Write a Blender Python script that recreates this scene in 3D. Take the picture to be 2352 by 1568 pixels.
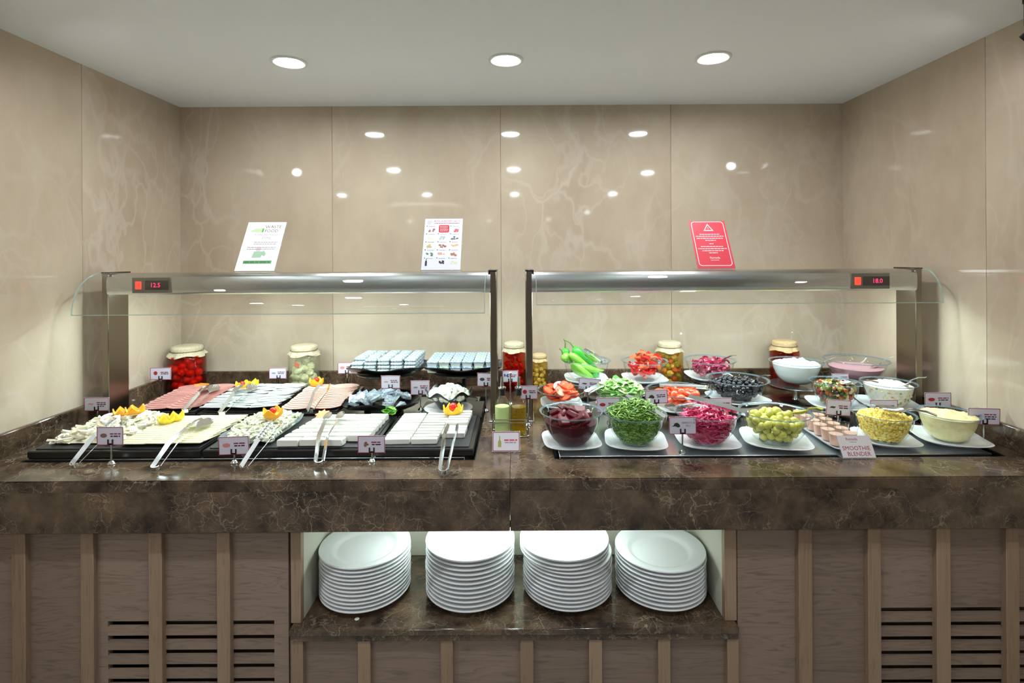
import bpy, bmesh, math, random
from mathutils import Vector, Matrix, noise
random.seed(7)
PI = math.pi
scene = bpy.context.scene
C = scene.collection
for o in list(bpy.data.objects):
    bpy.data.objects.remove(o)

# ---------------------------------------------------------------- camera
F = 1208.0                      # focal length in pixels of the 2352x1568 frame
CAMZ = 1.5
VPX, VPY = 1189.0, 586.0        # where the view axis meets the frame
ROLL = math.radians(-0.33)
cam = bpy.data.cameras.new('camera')
cam.sensor_width = 36.0
cam.lens = 36.0 * F / 2352.0
cam.shift_x = (1176 - VPX) / 2352.0
cam.shift_y = (VPY - 784) / 2352.0
cam.clip_start = 0.02
camo = bpy.data.objects.new('camera', cam)
RM = (Matrix.Rotation(PI / 2, 4, 'X') @ Matrix.Rotation(ROLL, 4, 'Z'))
camo.matrix_world = Matrix.Translation((0, 0, CAMZ)) @ RM
C.objects.link(camo)
scene.camera = camo
R3 = RM.to_3x3()

# ---------------------------------------------------------------- world, exposure
world = bpy.data.worlds.new('world')
scene.world = world
world.use_nodes = True
bg = world.node_tree.nodes['Background']
bg.inputs['Color'].default_value = (0, 0, 0, 1)
bg.inputs['Strength'].default_value = 0.0        # indoors: all light comes from the lamps
vs = scene.view_settings
vs.view_transform = 'Standard'
vs.look = 'None'
vs.gamma = 1.0
vs.use_curve_mapping = False
vs.exposure = 0.06
scene.cycles.transparent_max_bounces = 40
scene.cycles.max_bounces = 7
scene.cycles.diffuse_bounces = 4
scene.cycles.glossy_bounces = 4
DOWNLIGHT = 282.0
LED = 34.0
NICHE = 52.0
SPOT = 60.0


def ray(px, py):
    return R3 @ Vector(((px - VPX) / F, (VPY - py) / F, -1.0))


def atY(px, py, Y):
    d = ray(px, py)
    return Vector((0, 0, CAMZ)) + d * (Y / d.y)


def atZ(px, py, Z):
    d = ray(px, py)
    return Vector((0, 0, CAMZ)) + d * ((Z - CAMZ) / d.z)


# ---------------------------------------------------------------- room numbers
ZC = 0.90                        # counter top
YF, YB = 1.41, 2.45              # counter front, back wall
XL, XR = -1.570, 1.517           # side walls
ZCEIL = 2.198


# ---------------------------------------------------------------- mesh helpers
class MB:
    def __init__(self):
        self.v = []
        self.f = []

    def add(self, vs_, fs, M=None):
        n = len(self.v)
        if M is not None:
            vs_ = [M @ Vector(p) for p in vs_]
        self.v += [tuple(p) for p in vs_]
        self.f += [tuple(i + n for i in f) for f in fs]
        return self

    def box(self, x0, x1, y0, y1, z0, z1, M=None):
        vs_ = [(x, y, z) for z in (z0, z1) for y in (y0, y1) for x in (x0, x1)]
        return self.add(vs_, [(0, 2, 3, 1), (4, 5, 7, 6), (0, 1, 5, 4), (2, 6, 7, 3), (0, 4, 6, 2), (1, 3, 7, 5)], M)

    def cbox(self, x0, x1, y0, y1, z0, z1, b=0.002, M=None):
        c = ((x0 + x1) / 2, (y0 + y1) / 2, (z0 + z1) / 2)
        h = ((x1 - x0) / 2, (y1 - y0) / 2, (z1 - z0) / 2)
        b = min(b, min(h) * 0.9)
        vs_ = []
        idx = {}
        for sx in (-1, 1):
            for sy in (-1, 1):
                for sz in (-1, 1):
                    for a in range(3):
                        p = [sx * (h[0] - b), sy * (h[1] - b), sz * (h[2] - b)]
                        p[a] = (sx, sy, sz)[a] * h[a]
                        idx[(sx, sy, sz, a)] = len(vs_)
                        vs_.append((c[0] + p[0], c[1] + p[1], c[2] + p[2]))
        fs = []
        for a in range(3):
            o1, o2 = [k for k in range(3) if k != a]
            for s in (-1, 1):
                q = []
                for (u, w) in ((-1, -1), (1, -1), (1, 1), (-1, 1)):
                    k = [0, 0, 0]
                    k[a] = s
                    k[o1] = u
                    k[o2] = w
                    q.append(idx[(k[0], k[1], k[2], a)])
                fs.append(tuple(q))
            # edges running along axis a
            for u in (-1, 1):
                for w in (-1, 1):
                    k0 = [0, 0, 0]
                    k0[o1] = u
                    k0[o2] = w
                    ka = list(k0)
                    ka[a] = -1
                    kb = list(k0)
                    kb[a] = 1
                    fs.append((idx[(*ka, o1)], idx[(*kb, o1)], idx[(*kb, o2)], idx[(*ka, o2)]))
        for sx in (-1, 1):
            for sy in (-1, 1):
                for sz in (-1, 1):
                    fs.append(tuple(idx[(sx, sy, sz, a)] for a in range(3)))
        return self.add(vs_, fs, M)

    def lathe(self, prof, n=32, M=None, sx=1.0, sy=1.0):
        vs_ = []
        fs = []
        rings = []
        for (r, z) in prof:
            if r < 1e-6:
                rings.append([len(vs_)])
                vs_.append((0, 0, z))
            else:
                rings.append(list(range(len(vs_), len(vs_) + n)))
                for k in range(n):
                    a = 2 * PI * k / n
                    vs_.append((r * math.cos(a) * sx, r * math.sin(a) * sy, z))
        for i in range(len(rings) - 1):
            A, B = rings[i], rings[i + 1]
            if len(A) == 1 and len(B) == 1:
                continue
            for k in range(n):
                k2 = (k + 1) % n
                if len(A) == 1:
                    fs.append((A[0], B[k2], B[k]))
                elif len(B) == 1:
                    fs.append((A[k], A[k2], B[0]))
                else:
                    fs.append((A[k], A[k2], B[k2], B[k]))
        return self.add(vs_, fs, M)

    def tube(self, pts, rad, n=8, M=None, caps=True, flat=1.0):
        pts = [Vector(p) for p in pts]
        if not hasattr(rad, '__len__'):
            rad = [rad] * len(pts)
        vs_ = []
        fs = []
        t0 = (pts[1] - pts[0]).normalized()
        up = Vector((0, 0, 1)) if abs(t0.z) < 0.9 else Vector((1, 0, 0))
        for i, p in enumerate(pts):
            t = (pts[min(i + 1, len(pts) - 1)] - pts[max(i - 1, 0)]).normalized()
            s = t.cross(up)
            if s.length < 1e-5:
                s = Vector((1, 0, 0))
            s.normalize()
            u = s.cross(t).normalized()
            up = u
            for k in range(n):
                a = 2 * PI * k / n
                vs_.append(p + s * (rad[i] * math.cos(a)) + u * (rad[i] * flat * math.sin(a)))
        for i in range(len(pts) - 1):
            for k in range(n):
                k2 = (k + 1) % n
                fs.append((i * n + k, i * n + k2, (i + 1) * n + k2, (i + 1) * n + k))
        if caps:
            fs.append(tuple(range(n - 1, -1, -1)))
            fs.append(tuple((len(pts) - 1) * n + k for k in range(n)))
        return self.add(vs_, fs, M)

    def sweep(self, pts, w, h, M=None, side=(1, 0, 0)):
        """rectangular strip: w along the side vector, h across it"""
        pts = [Vector(p) for p in pts]
        if not hasattr(w, '__len__'):
            w = [w] * len(pts)
        vs_ = []
        fs = []
        sd = Vector(side)
        for i, p in enumerate(pts):
            t = (pts[min(i + 1, len(pts) - 1)] - pts[max(i - 1, 0)]).normalized()
            u = sd.cross(t)
            if u.length < 1e-6:
                u = Vector((0, 0, 1))
            u.normalize()
            for (a, b) in ((-1, -1), (1, -1), (1, 1), (-1, 1)):
                vs_.append(p + sd * (a * w[i] / 2) + u * (b * h / 2))
        for i in range(len(pts) - 1):
            for k in range(4):
                k2 = (k + 1) % 4
                fs.append((i * 4 + k, i * 4 + k2, i * 4 + 4 + k2, i * 4 + 4 + k))
        m = (len(pts) - 1) * 4
        fs += [(3, 2, 1, 0), (m, m + 1, m + 2, m + 3)]
        return self.add(vs_, fs, M)

    def sphere(self, c=(0, 0, 0), r=1.0, seg=12, rings=8, sc=(1, 1, 1), M=None):
        prof = [(0 if i in (0, rings) else r * math.sin(PI * i / rings), -r * math.cos(PI * i / rings)) for i in range(rings + 1)]
        T = Matrix.Translation(c) @ Matrix.Diagonal((sc[0], sc[1], sc[2], 1))
        return self.lathe(prof, seg, (M @ T) if M is not None else T)

    def prism(self, poly, z0, z1, M=None):
        n = len(poly)
        vs_ = [(p[0], p[1], z0) for p in poly] + [(p[0], p[1], z1) for p in poly]
        fs = [tuple(range(n - 1, -1, -1)), tuple(range(n, 2 * n))]
        for k in range(n):
            k2 = (k + 1) % n
            fs.append((k, k2, n + k2, n + k))
        return self.add(vs_, fs, M)

    def mesh(self, name, smooth=40, recalc=True):
        me = bpy.data.meshes.new(name)
        me.from_pydata(self.v, [], self.f)
        me.update()
        if recalc:
            bm = bmesh.new()
            bm.from_mesh(me)
            bmesh.ops.recalc_face_normals(bm, faces=bm.faces)
            bm.to_mesh(me)
            bm.free()
        if smooth:
            me.polygons.foreach_set('use_smooth', [True] * len(me.polygons))
            try:
                me.set_sharp_from_angle(angle=math.radians(smooth))
            except Exception:
                pass
        me.update()
        return me


def T(x=0, y=0, z=0):
    return Matrix.Translation((x, y, z))


def RZ(d):
    return Matrix.Rotation(math.radians(d), 4, 'Z')


def RX(d):
    return Matrix.Rotation(math.radians(d), 4, 'X')


def RY(d):
    return Matrix.Rotation(math.radians(d), 4, 'Y')


def obj(name, mb, mat, parent=None, M=None, smooth=40):
    me = mb.mesh(name, smooth) if isinstance(mb, MB) else mb
    if mat is not None and len(me.materials) == 0:
        me.materials.append(mat)
    o = bpy.data.objects.new(name, me)
    C.objects.link(o)
    if parent is not None:
        o.parent = parent
    if M is not None:
        o.matrix_local = M
    return o


def tag(o, label=None, cat=None, group=None, kind=None):
    if label:
        o['label'] = label
    if cat:
        o['category'] = cat
    if group:
        o['group'] = group
    if kind:
        o['kind'] = kind
    return o


def thing(name, label, cat, M=None, group=None):
    o = bpy.data.objects.new(name, None)
    o.empty_display_size = 0.02
    C.objects.link(o)
    if M is not None:
        o.matrix_world = M
    return tag(o, label, cat, group)


def struct(name, mb, mat, smooth=40):
    return tag(obj(name, mb, mat, smooth=smooth), kind='structure')


def copy_tree(o, M=None, parent=None, **kw):
    c = o.copy()
    C.objects.link(c)
    c.parent = parent
    if M is not None:
        c.matrix_world = M
    tag(c, **kw)
    for ch in o.children:
        copy_tree(ch, None, c)
    return c


# ---------------------------------------------------------------- materials
def srgb(r, g, b):
    f = lambda c: (c / 255 / 12.92) if c / 255 <= 0.04045 else ((c / 255 + 0.055) / 1.055) ** 2.4
    return (f(r), f(g), f(b), 1)


MATS = {}


def mat(name, col, rough=0.5, metal=0.0, spec=0.5, var=0.0, noise_s=None, col2=None, bump=0.0, sss=0.0, coat=0.0, emit=None, estr=0.0, isl=False, nfac=(0.35, 0.65)):
    if name in MATS:
        return MATS[name]
    m = bpy.data.materials.new(name)
    m.use_nodes = True
    nt = m.node_tree
    b = nt.nodes['Principled BSDF']
    b.inputs['Base Color'].default_value = col
    b.inputs['Roughness'].default_value = rough
    b.inputs['Metallic'].default_value = metal
    b.inputs['Specular IOR Level'].default_value = spec
    if coat:
        b.inputs['Coat Weight'].default_value = coat
        b.inputs['Coat Roughness'].default_value = 0.08
    if sss:
        b.inputs['Subsurface Weight'].default_value = sss
        b.inputs['Subsurface Radius'].default_value = (0.01, 0.006, 0.004)
        b.inputs['Subsurface Scale'].default_value = 0.5
    if emit:
        b.inputs['Emission Color'].default_value = emit
        b.inputs['Emission Strength'].default_value = estr
    N = nt.nodes.new
    L = nt.links.new
    out = None
    if noise_s:
        tc = N('ShaderNodeTexCoord')
        nz = N('ShaderNodeTexNoise')
        nz.inputs['Scale'].default_value = noise_s
        nz.inputs['Detail'].default_value = 5
        L(tc.outputs['Object'], nz.inputs['Vector'])
        rp = N('ShaderNodeValToRGB')
        rp.color_ramp.elements[0].position = nfac[0]
        rp.color_ramp.elements[1].position = nfac[1]
        rp.color_ramp.elements[0].color = col
        rp.color_ramp.elements[1].color = col2 or col
        L(nz.outputs['Fac'], rp.inputs['Fac'])
        out = rp.outputs['Color']
        if bump:
            bp = N('ShaderNodeBump')
            bp.inputs['Strength'].default_value = bump
            bp.inputs['Distance'].default_value = 0.002
            L(nz.outputs['Fac'], bp.inputs['Height'])
            L(bp.outputs['Normal'], b.inputs['Normal'])
    if isl and col2:
        g = N('ShaderNodeNewGeometry')
        mx = N('ShaderNodeMix')
        mx.data_type = 'RGBA'
        mx.inputs[6].default_value = col
        mx.inputs[7].default_value = col2
        L(g.outputs['Random Per Island'], mx.inputs[0])
        out = mx.outputs[2]
    if var:
        oi = N('ShaderNodeObjectInfo')
        hs = N('ShaderNodeHueSaturation')
        mr = N('ShaderNodeMapRange')
        mr.inputs['To Min'].default_value = 1 - var
        mr.inputs['To Max'].default_value = 1 + var
        L(oi.outputs['Random'], mr.inputs['Value'])
        L(mr.outputs['Result'], hs.inputs['Value'])
        if out:
            L(out, hs.inputs['Color'])
        else:
            hs.inputs['Color'].default_value = col
        out = hs.outputs['Color']
    if out:
        L(out, b.inputs['Base Color'])
    MATS[name] = m
    return m


def emission(name, col, s):
    if name in MATS:
        return MATS[name]
    m = bpy.data.materials.new(name)
    m.use_nodes = True
    nt = m.node_tree
    nt.nodes.remove(nt.nodes['Principled BSDF'])
    e = nt.nodes.new('ShaderNodeEmission')
    e.inputs['Color'].default_value = col
    e.inputs['Strength'].default_value = s
    nt.links.new(e.outputs[0], nt.nodes['Material Output'].inputs['Surface'])
    MATS[name] = m
    return m


def glassy(name, tint=(0.97, 0.99, 0.98, 1), ior=1.45, body=0.0, bodycol=(0.7, 0.85, 0.9, 1), rough=0.02):
    """clear glass: what the Fresnel term does not reflect passes straight through"""
    m = bpy.data.materials.new(name)
    m.use_nodes = True
    nt = m.node_tree
    N = nt.nodes.new
    L = nt.links.new
    nt.nodes.remove(nt.nodes['Principled BSDF'])
    tr = N('ShaderNodeBsdfTransparent')
    tr.inputs['Color'].default_value = tint
    gl = N('ShaderNodeBsdfGlossy')
    gl.inputs['Roughness'].default_value = rough
    fr = N('ShaderNodeFresnel')
    # the same reflectance from both sides of the thin sheet
    geo = N('ShaderNodeNewGeometry')
    mi = N('ShaderNodeMapRange')
    mi.inputs['To Min'].default_value = ior
    mi.inputs['To Max'].default_value = 1.0 / ior
    L(geo.outputs['Backfacing'], mi.inputs['Value'])
    L(mi.outputs['Result'], fr.inputs['IOR'])
    mx = N('ShaderNodeMixShader')
    L(fr.outputs[0], mx.inputs[0])
    if body:
        df = N('ShaderNodeBsdfDiffuse')
        df.inputs['Color'].default_value = bodycol
        m2 = N('ShaderNodeMixShader')
        m2.inputs[0].default_value = body
        L(tr.outputs[0], m2.inputs[1])
        L(df.outputs[0], m2.inputs[2])
        L(m2.outputs[0], mx.inputs[1])
    else:
        L(tr.outputs[0], mx.inputs[1])
    L(gl.outputs[0], mx.inputs[2])
    L(mx.outputs[0], nt.nodes['Material Output'].inputs['Surface'])
    MATS[name] = m
    return m


def marble(name, c1, c2, vein, rough, scale, vscale, vwidth, vstrength, stretch=(1, 1, 1), coarse=1.6, spec=0.5):
    m = bpy.data.materials.new(name)
    m.use_nodes = True
    nt = m.node_tree
    N = nt.nodes.new
    L = nt.links.new
    b = nt.nodes['Principled BSDF']
    b.inputs['Roughness'].default_value = rough
    b.inputs['Specular IOR Level'].default_value = spec
    tc = N('ShaderNodeTexCoord')
    oi = N('ShaderNodeObjectInfo')
    vm = N('ShaderNodeVectorMath')
    vm.operation = 'MULTIPLY_ADD'
    cmb = N('ShaderNodeCombineXYZ')
    mu = N('ShaderNodeMath')
    mu.operation = 'MULTIPLY'
    mu.inputs[1].default_value = 37.0
    L(oi.outputs['Random'], mu.inputs[0])
    for i in range(3):
        L(mu.outputs[0], cmb.inputs[i])
    vm.inputs[1].default_value = stretch
    L(tc.outputs['Object'], vm.inputs[0])
    L(cmb.outputs[0], vm.inputs[2])
    n1 = N('ShaderNodeTexNoise')
    n1.inputs['Scale'].default_value = scale
    n1.inputs['Detail'].default_value = 8
    n1.inputs['Roughness'].default_value = 0.62
    L(vm.outputs[0], n1.inputs['Vector'])
    rp = N('ShaderNodeValToRGB')
    rp.color_ramp.elements[0].position = 0.33
    rp.color_ramp.elements[1].position = 0.68
    rp.color_ramp.elements[0].color = c1
    rp.color_ramp.elements[1].color = c2
    L(n1.outputs['Fac'], rp.inputs['Fac'])
    # veins: voronoi cell borders, bent by noise
    n2 = N('ShaderNodeTexNoise')
    n2.inputs['Scale'].default_value = vscale * 1.1
    n2.inputs['Detail'].default_value = 5
    L(vm.outputs[0], n2.inputs['Vector'])
    ad = N('ShaderNodeVectorMath')
    ad.operation = 'MULTIPLY_ADD'
    L(n2.outputs['Color'], ad.inputs[0])
    k = coarse / vscale
    ad.inputs[1].default_value = (k, k, k)
    L(vm.outputs[0], ad.inputs[2])
    acc = None
    for sc, wd, st in ((vscale, vwidth, 1.0), (vscale * 2.7, vwidth * 1.4, 0.7)):
        vo = N('ShaderNodeTexVoronoi')
        vo.feature = 'DISTANCE_TO_EDGE'
        vo.inputs['Scale'].default_value = sc
        L(ad.outputs[0], vo.inputs['Vector'])
        mr = N('ShaderNodeMapRange')
        mr.interpolation_type = 'SMOOTHSTEP'
        mr.inputs['From Min'].default_value = 0.0
        mr.inputs['From Max'].default_value = wd
        mr.inputs['To Min'].default_value = st
        mr.inputs['To Max'].default_value = 0.0
        L(vo.outputs['Distance'], mr.inputs['Value'])
        if acc is None:
            acc = mr.outputs['Result']
        else:
            mxm = N('ShaderNodeMath')
            mxm.operation = 'MAXIMUM'
            L(acc, mxm.inputs[0])
            L(mr.outputs['Result'], mxm.inputs[1])
            acc = mxm.outputs[0]
    n3 = N('ShaderNodeTexNoise')
    n3.inputs['Scale'].default_value = vscale * 0.6
    n3.inputs['Detail'].default_value = 3
    L(vm.outputs[0], n3.inputs['Vector'])
    mk = N('ShaderNodeMapRange')
    mk.inputs['From Min'].default_value = 0.38
    mk.inputs['From Max'].default_value = 0.68
    mk.inputs['To Max'].default_value = vstrength
    L(n3.outputs['Fac'], mk.inputs['Value'])
    mm = N('ShaderNodeMath')
    mm.operation = 'MULTIPLY'
    L(acc, mm.inputs[0])
    L(mk.outputs['Result'], mm.inputs[1])
    mx = N('ShaderNodeMix')
    mx.data_type = 'RGBA'
    L(mm.outputs[0], mx.inputs[0])
    L(rp.outputs['Color'], mx.inputs[6])
    mx.inputs[7].default_value = vein
    L(mx.outputs[2], b.inputs['Base Color'])
    MATS[name] = m
    return m


def wood(name, dark, light, grain_axis):
    m = bpy.data.materials.new(name)
    m.use_nodes = True
    nt = m.node_tree
    N = nt.nodes.new
    L = nt.links.new
    b = nt.nodes['Principled BSDF']
    b.inputs['Roughness'].default_value = 0.42
    tc = N('ShaderNodeTexCoord')
    oi = N('ShaderNodeObjectInfo')
    mu = N('ShaderNodeMath')
    mu.operation = 'MULTIPLY'
    mu.inputs[1].default_value = 11.0
    L(oi.outputs['Random'], mu.inputs[0])
    cmb = N('ShaderNodeCombineXYZ')
    for i in range(3):
        L(mu.outputs[0], cmb.inputs[i])
    vm = N('ShaderNodeVectorMath')
    vm.operation = 'MULTIPLY_ADD'
    vm.inputs[1].default_value = (2.2, 22, 22) if grain_axis == 'X' else (26, 26, 1.4)
    L(tc.outputs['Object'], vm.inputs[0])
    L(cmb.outputs[0], vm.inputs[2])
    n1 = N('ShaderNodeTexNoise')
    n1.inputs['Scale'].default_value = 1.0
    n1.inputs['Detail'].default_value = 3
    n1.inputs['Distortion'].default_value = 0.8
    L(vm.outputs[0], n1.inputs['Vector'])
    wv = N('ShaderNodeMath')
    wv.operation = 'MULTIPLY'
    wv.inputs[1].default_value = 9.0
    L(n1.outputs['Fac'], wv.inputs[0])
    fr = N('ShaderNodeMath')
    fr.operation = 'FRACT'
    L(wv.outputs[0], fr.inputs[0])
    rp = N('ShaderNodeValToRGB')
    e = rp.color_ramp.elements
    e[0].position = 0.0
    e[0].color = dark
    e[1].position = 0.22
    e[1].color = light
    e2 = e.new(0.8)
    e2.color = tuple(0.62 * light[i] + 0.38 * dark[i] for i in range(3)) + (1,)
    e3 = e.new(1.0)
    e3.color = dark
    L(fr.outputs[0], rp.inputs['Fac'])
    n2 = N('ShaderNodeTexNoise')
    n2.inputs['Scale'].default_value = 6.0
    n2.inputs['Detail'].default_value = 6
    L(vm.outputs[0], n2.inputs['Vector'])
    mx = N('ShaderNodeMix')
    mx.data_type = 'RGBA'
    mr = N('ShaderNodeMapRange')
    mr.inputs['From Min'].default_value = 0.3
    mr.inputs['From Max'].default_value = 0.75
    mr.inputs['To Min'].default_value = 0.45
    mr.inputs['To Max'].default_value = 1.0
    L(n2.outputs['Fac'], mr.inputs['Value'])
    L(mr.outputs['Result'], mx.inputs[0])
    L(rp.outputs['Color'], mx.inputs[6])
    mx.inputs[7].default_value = light
    hs = N('ShaderNodeHueSaturation')
    mv = N('ShaderNodeMapRange')
    mv.inputs['To Min'].default_value = 0.86
    mv.inputs['To Max'].default_value = 1.14
    L(oi.outputs['Random'], mv.inputs['Value'])
    L(mv.outputs['Result'], hs.inputs['Value'])
    L(mx.outputs[2], hs.inputs['Color'])
    L(hs.outputs['Color'], b.inputs['Base Color'])
    bp = N('ShaderNodeBump')
    bp.inputs['Strength'].default_value = 0.15
    bp.inputs['Distance'].default_value = 0.001
    L(n2.outputs['Fac'], bp.inputs['Height'])
    L(bp.outputs['Normal'], b.inputs['Normal'])
    MATS[name] = m
    return m


M_WALL = marble('beige_marble', srgb(178, 160, 140), srgb(200, 185, 164), srgb(222, 214, 204), 0.05, 2.6, 1.6, 0.035, 0.34, (1.0, 1.0, 0.55), 1.9)
M_DARK = marble('dark_marble', srgb(32, 22, 16), srgb(104, 84, 66), srgb(190, 172, 146), 0.13, 12.0, 13.0, 0.022, 0.5, (1, 1, 1), 1.5, 0.6)
M_CEIL = mat('ceiling_paint', srgb(234, 237, 240), 0.6, spec=0.3)
M_FLOOR = mat('floor_tile', srgb(156, 150, 142), 0.35, noise_s=2.0, col2=srgb(170, 164, 156))
M_GROUT = mat('joint', srgb(168, 150, 130), 0.8)
M_WOODH = wood('wood_panel', srgb(74, 60, 53), srgb(138, 118, 104), 'X')
M_WOODV = wood('wood_batten', srgb(100, 82, 66), srgb(150, 126, 104), 'Z')
M_DARKIN = mat('black_basin', srgb(20, 19, 19), 0.5)
M_STEEL = mat('brushed_steel', srgb(206, 207, 208), 0.24, 1.0)
M_POST = mat('post_steel', srgb(134, 124, 110), 0.28, 1.0)
M_CHROME = mat('chrome', srgb(214, 216, 218), 0.08, 1.0)
M_WSTEEL = mat('well_steel', srgb(190, 194, 196), 0.26, 1.0)
M_BLACK = mat('black_melamine', srgb(14, 14, 15), 0.28, coat=0.3)
M_SLATE = mat('slate', srgb(30, 30, 31), 0.5, noise_s=40, col2=srgb(46, 46, 47), bump=0.3)
M_CER = mat('white_ceramic', srgb(234, 236, 238), 0.12, spec=0.5)
M_NICHE = mat('niche_panel', srgb(206, 204, 188), 0.5)
M_GLASS = glassy('clear_glass', (0.955, 0.975, 0.975, 1), 1.33)
M_RIM = glassy('glass_rim', (0.72, 0.8, 0.84, 1), 1.7, 0.22, srgb(150, 172, 184))
M_GUARD = glassy('guard_glass', (0.985, 0.995, 0.99, 1), 1.5)
M_EDGE = glassy('glass_edge', (0.8, 0.9, 0.86, 1), 1.6, 0.55, srgb(196, 214, 206))
M_ACRYL = glassy('acrylic', (0.96, 0.97, 0.97, 1), 1.49, 0.08, (0.8, 0.82, 0.83, 1))
M_CARD = mat('card_white', srgb(206, 200, 214), 0.35)
M_PAPER = mat('paper_white', srgb(240, 240, 232), 0.5)
M_RED = mat('print_red', srgb(150, 24, 52), 0.45)
M_SIGNRED = mat('sign_red', srgb(206, 62, 76), 0.4)
M_INK = mat('print_ink', srgb(52, 40, 52), 0.5)
M_GREY = mat('print_grey', srgb(150, 148, 158), 0.5)
M_GREEN = mat('print_green', srgb(96, 158, 104), 0.5)
M_PINKINK = mat('print_pink', srgb(246, 214, 216), 0.5)


def downcast(name, colr, s):
    return emission(name, colr, s)


# ---------------------------------------------------------------- setting: walls, ceiling, floor
def wall(name, axis, base_box, panels, gap=0.0015):
    w = struct(name, MB().box(*base_box), M_GROUT)
    for p in panels:
        x0, x1, y0, y1, z0, z1 = p
        obj('panel', MB().cbox(x0, x1, y0, y1, z0, z1, 0.0005), M_WALL, w)
    return w


G = 0.0006
xb = [XL] + [atY(px, 400, YB).x for px in (763, 1150, 1541)] + [XR]
wall('wall_back', 'X', (XL - 0.1, XR + 0.1, YB + 0.018, YB + 0.12, 0.0, ZCEIL + 0.05),
     [(xb[i] + (G if i else -0.02), xb[i + 1] - (G if i < 3 else -0.02), YB, YB + 0.02, 0.5, ZCEIL + 0.01) for i in range(4)])
wall('wall_left', 'Y', (XL - 0.12, XL - 0.018, 0.70, YB + 0.1, 0.0, ZCEIL + 0.05),
     [(XL - 0.02, XL, a + G, b - G, 0.0, ZCEIL + 0.01) for a, b in ((0.70, 1.898), (1.898, YB + 0.001))])
wall('wall_right', 'Y', (XR + 0.018, XR + 0.12, 0.70, YB + 0.1, 0.0, ZCEIL + 0.05),
     [(XR, XR + 0.02, a + G, b - G, 0.0, ZCEIL + 0.01) for a, b in ((0.70, 1.703), (1.703, YB + 0.001))])
struct('ceiling', MB().box(-4.5, 4.5, -7.0, YB + 0.12, ZCEIL, ZCEIL + 0.08), M_CEIL)
struct('floor', MB().box(-4.5, 4.5, -7.0, YB + 0.12, -0.05, 0.0), M_FLOOR)

M_PLASTER = mat('room_plaster', srgb(214, 206, 194), 0.6)
for nm, bx in (('wall_dining_front', (-4.6, 4.6, -7.1, -7.0)), ('wall_dining_left', (-4.6, -4.5, -7.0, 0.8)), ('wall_dining_right', (4.5, 4.6, -7.0, 0.8)),
               ('wall_return_left', (-4.5, XL - 0.12, 0.70, 0.80)), ('wall_return_right', (XR + 0.12, 4.5, 0.70, 0.80))):
    struct(nm, MB().box(*bx, 0.0, ZCEIL + 0.05), M_PLASTER, smooth=0)

# ---------------------------------------------------------------- lamps of the room
def downlight(x, y, label, group, name='recessed_downlight', r=0.0475, s=None, col=(0.92, 0.98, 1.0, 1)):
    t = thing(name, label, 'ceiling light', T(x, y, ZCEIL), group)
    obj('trim_ring', downlight.ring, mat('downlight_ring', srgb(226, 226, 224), 0.35), t)
    obj('diffuser', downlight.disc, emission('downlight_glow', col, DOWNLIGHT), t)
    return t


rp_ = [(0.0475, -0.0005), (0.049, -0.004), (0.055, -0.0065), (0.062, -0.005), (0.0635, 0.0005)]
downlight.ring = MB().lathe(rp_, 40).mesh('trim_ring')
downlight.disc = MB().lathe([(0, -0.002), (0.0478, -0.002)], 32).mesh('diffuser')
for px, py in ((664, 142), (1162, 137), (1638, 132)):
    p = atZ(px, py, ZCEIL)
    downlight(p.x, p.y, 'round recessed ceiling downlight above the food counter, lit white', 'downlights over the counter')
# the lamps of the dining room, placed from their reflections in the polished back wall
for x, y in ((-1.0, 0.64), (-0.03, 0.64), (1.11, 0.42), (-2.0, -0.3), (-2.0, -1.1), (-1.03, -1.1), (-0.03, -1.1), (1.09, -1.1), (1.14, -3.7), (-2.15, -5.6), (-0.56, -5.6), (0.6, -5.3)):
    downlight(x, y, 'round recessed ceiling downlight out in the dining room', 'downlights of the dining room', 'recessed_downlight_offscreen')


def spotlight(x, y, z, label, name='ceiling_spotlight'):
    t = thing(name, label, 'spotlight', T(x, y, 0))
    bk = mat('spot_black', srgb(20, 18, 20), 0.4)
    obj('stem', MB().tube([(0, 0, ZCEIL), (0, 0, z + 0.05)], 0.008), bk, t)
    obj('mount', MB().lathe([(0, ZCEIL), (0.011, ZCEIL), (0.011, ZCEIL - 0.012), (0, ZCEIL - 0.012)], 20), bk, t)
    d = Vector((-x * 0.35, 0.9, -0.75)).normalized()
    Q = T(0, 0, z) @ d.to_track_quat('Z', 'Y').to_matrix().to_4x4()
    obj('housing', MB().lathe([(0, -0.1), (0.022, -0.1), (0.028, -0.09), (0.028, 0.0), (0.0265, 0.0), (0.0265, -0.012), (0, -0.012)], 24, Q), bk, t)
    obj('lens', MB().lathe([(0, -0.008), (0.0255, -0.008)], 20, Q), emission('spot_glow', (1, 0.95, 1.0, 1), SPOT), t)


spotlight(1.405, 1.445, 2.075, 'small black spotlight hanging below the ceiling by the right marble wall')
spotlight(-1.447, 1.445, 2.05, 'small black spotlight hanging below the ceiling by the left marble wall', 'ceiling_spotlight_offscreen')

t = tag(obj('linear_lamp_offscreen', MB().sweep([(-1.75, -2.35, ZCEIL - 0.01), (-1.55, -2.1, ZCEIL - 0.01), (-1.0, -2.1, ZCEIL - 0.01), (-0.8, -2.35, ZCEIL - 0.01)], 0.02, 0.02, side=(0, 0, 1)), emission('linear_glow', (1, 0.97, 0.92, 1), 6.0)),
        'thin bent linear ceiling lamp out in the dining room', 'ceiling light')

# ---------------------------------------------------------------- worktop
HL = (-1.468, -0.128, 1.545, 2.235)      # left well opening
HR = (0.105, 1.440, 1.548, 2.235)        # right well opening
wk = thing('worktop', 'dark brown polished marble worktop with deep front edge and two food wells', 'worktop', T(0, 0, ZC))


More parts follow.
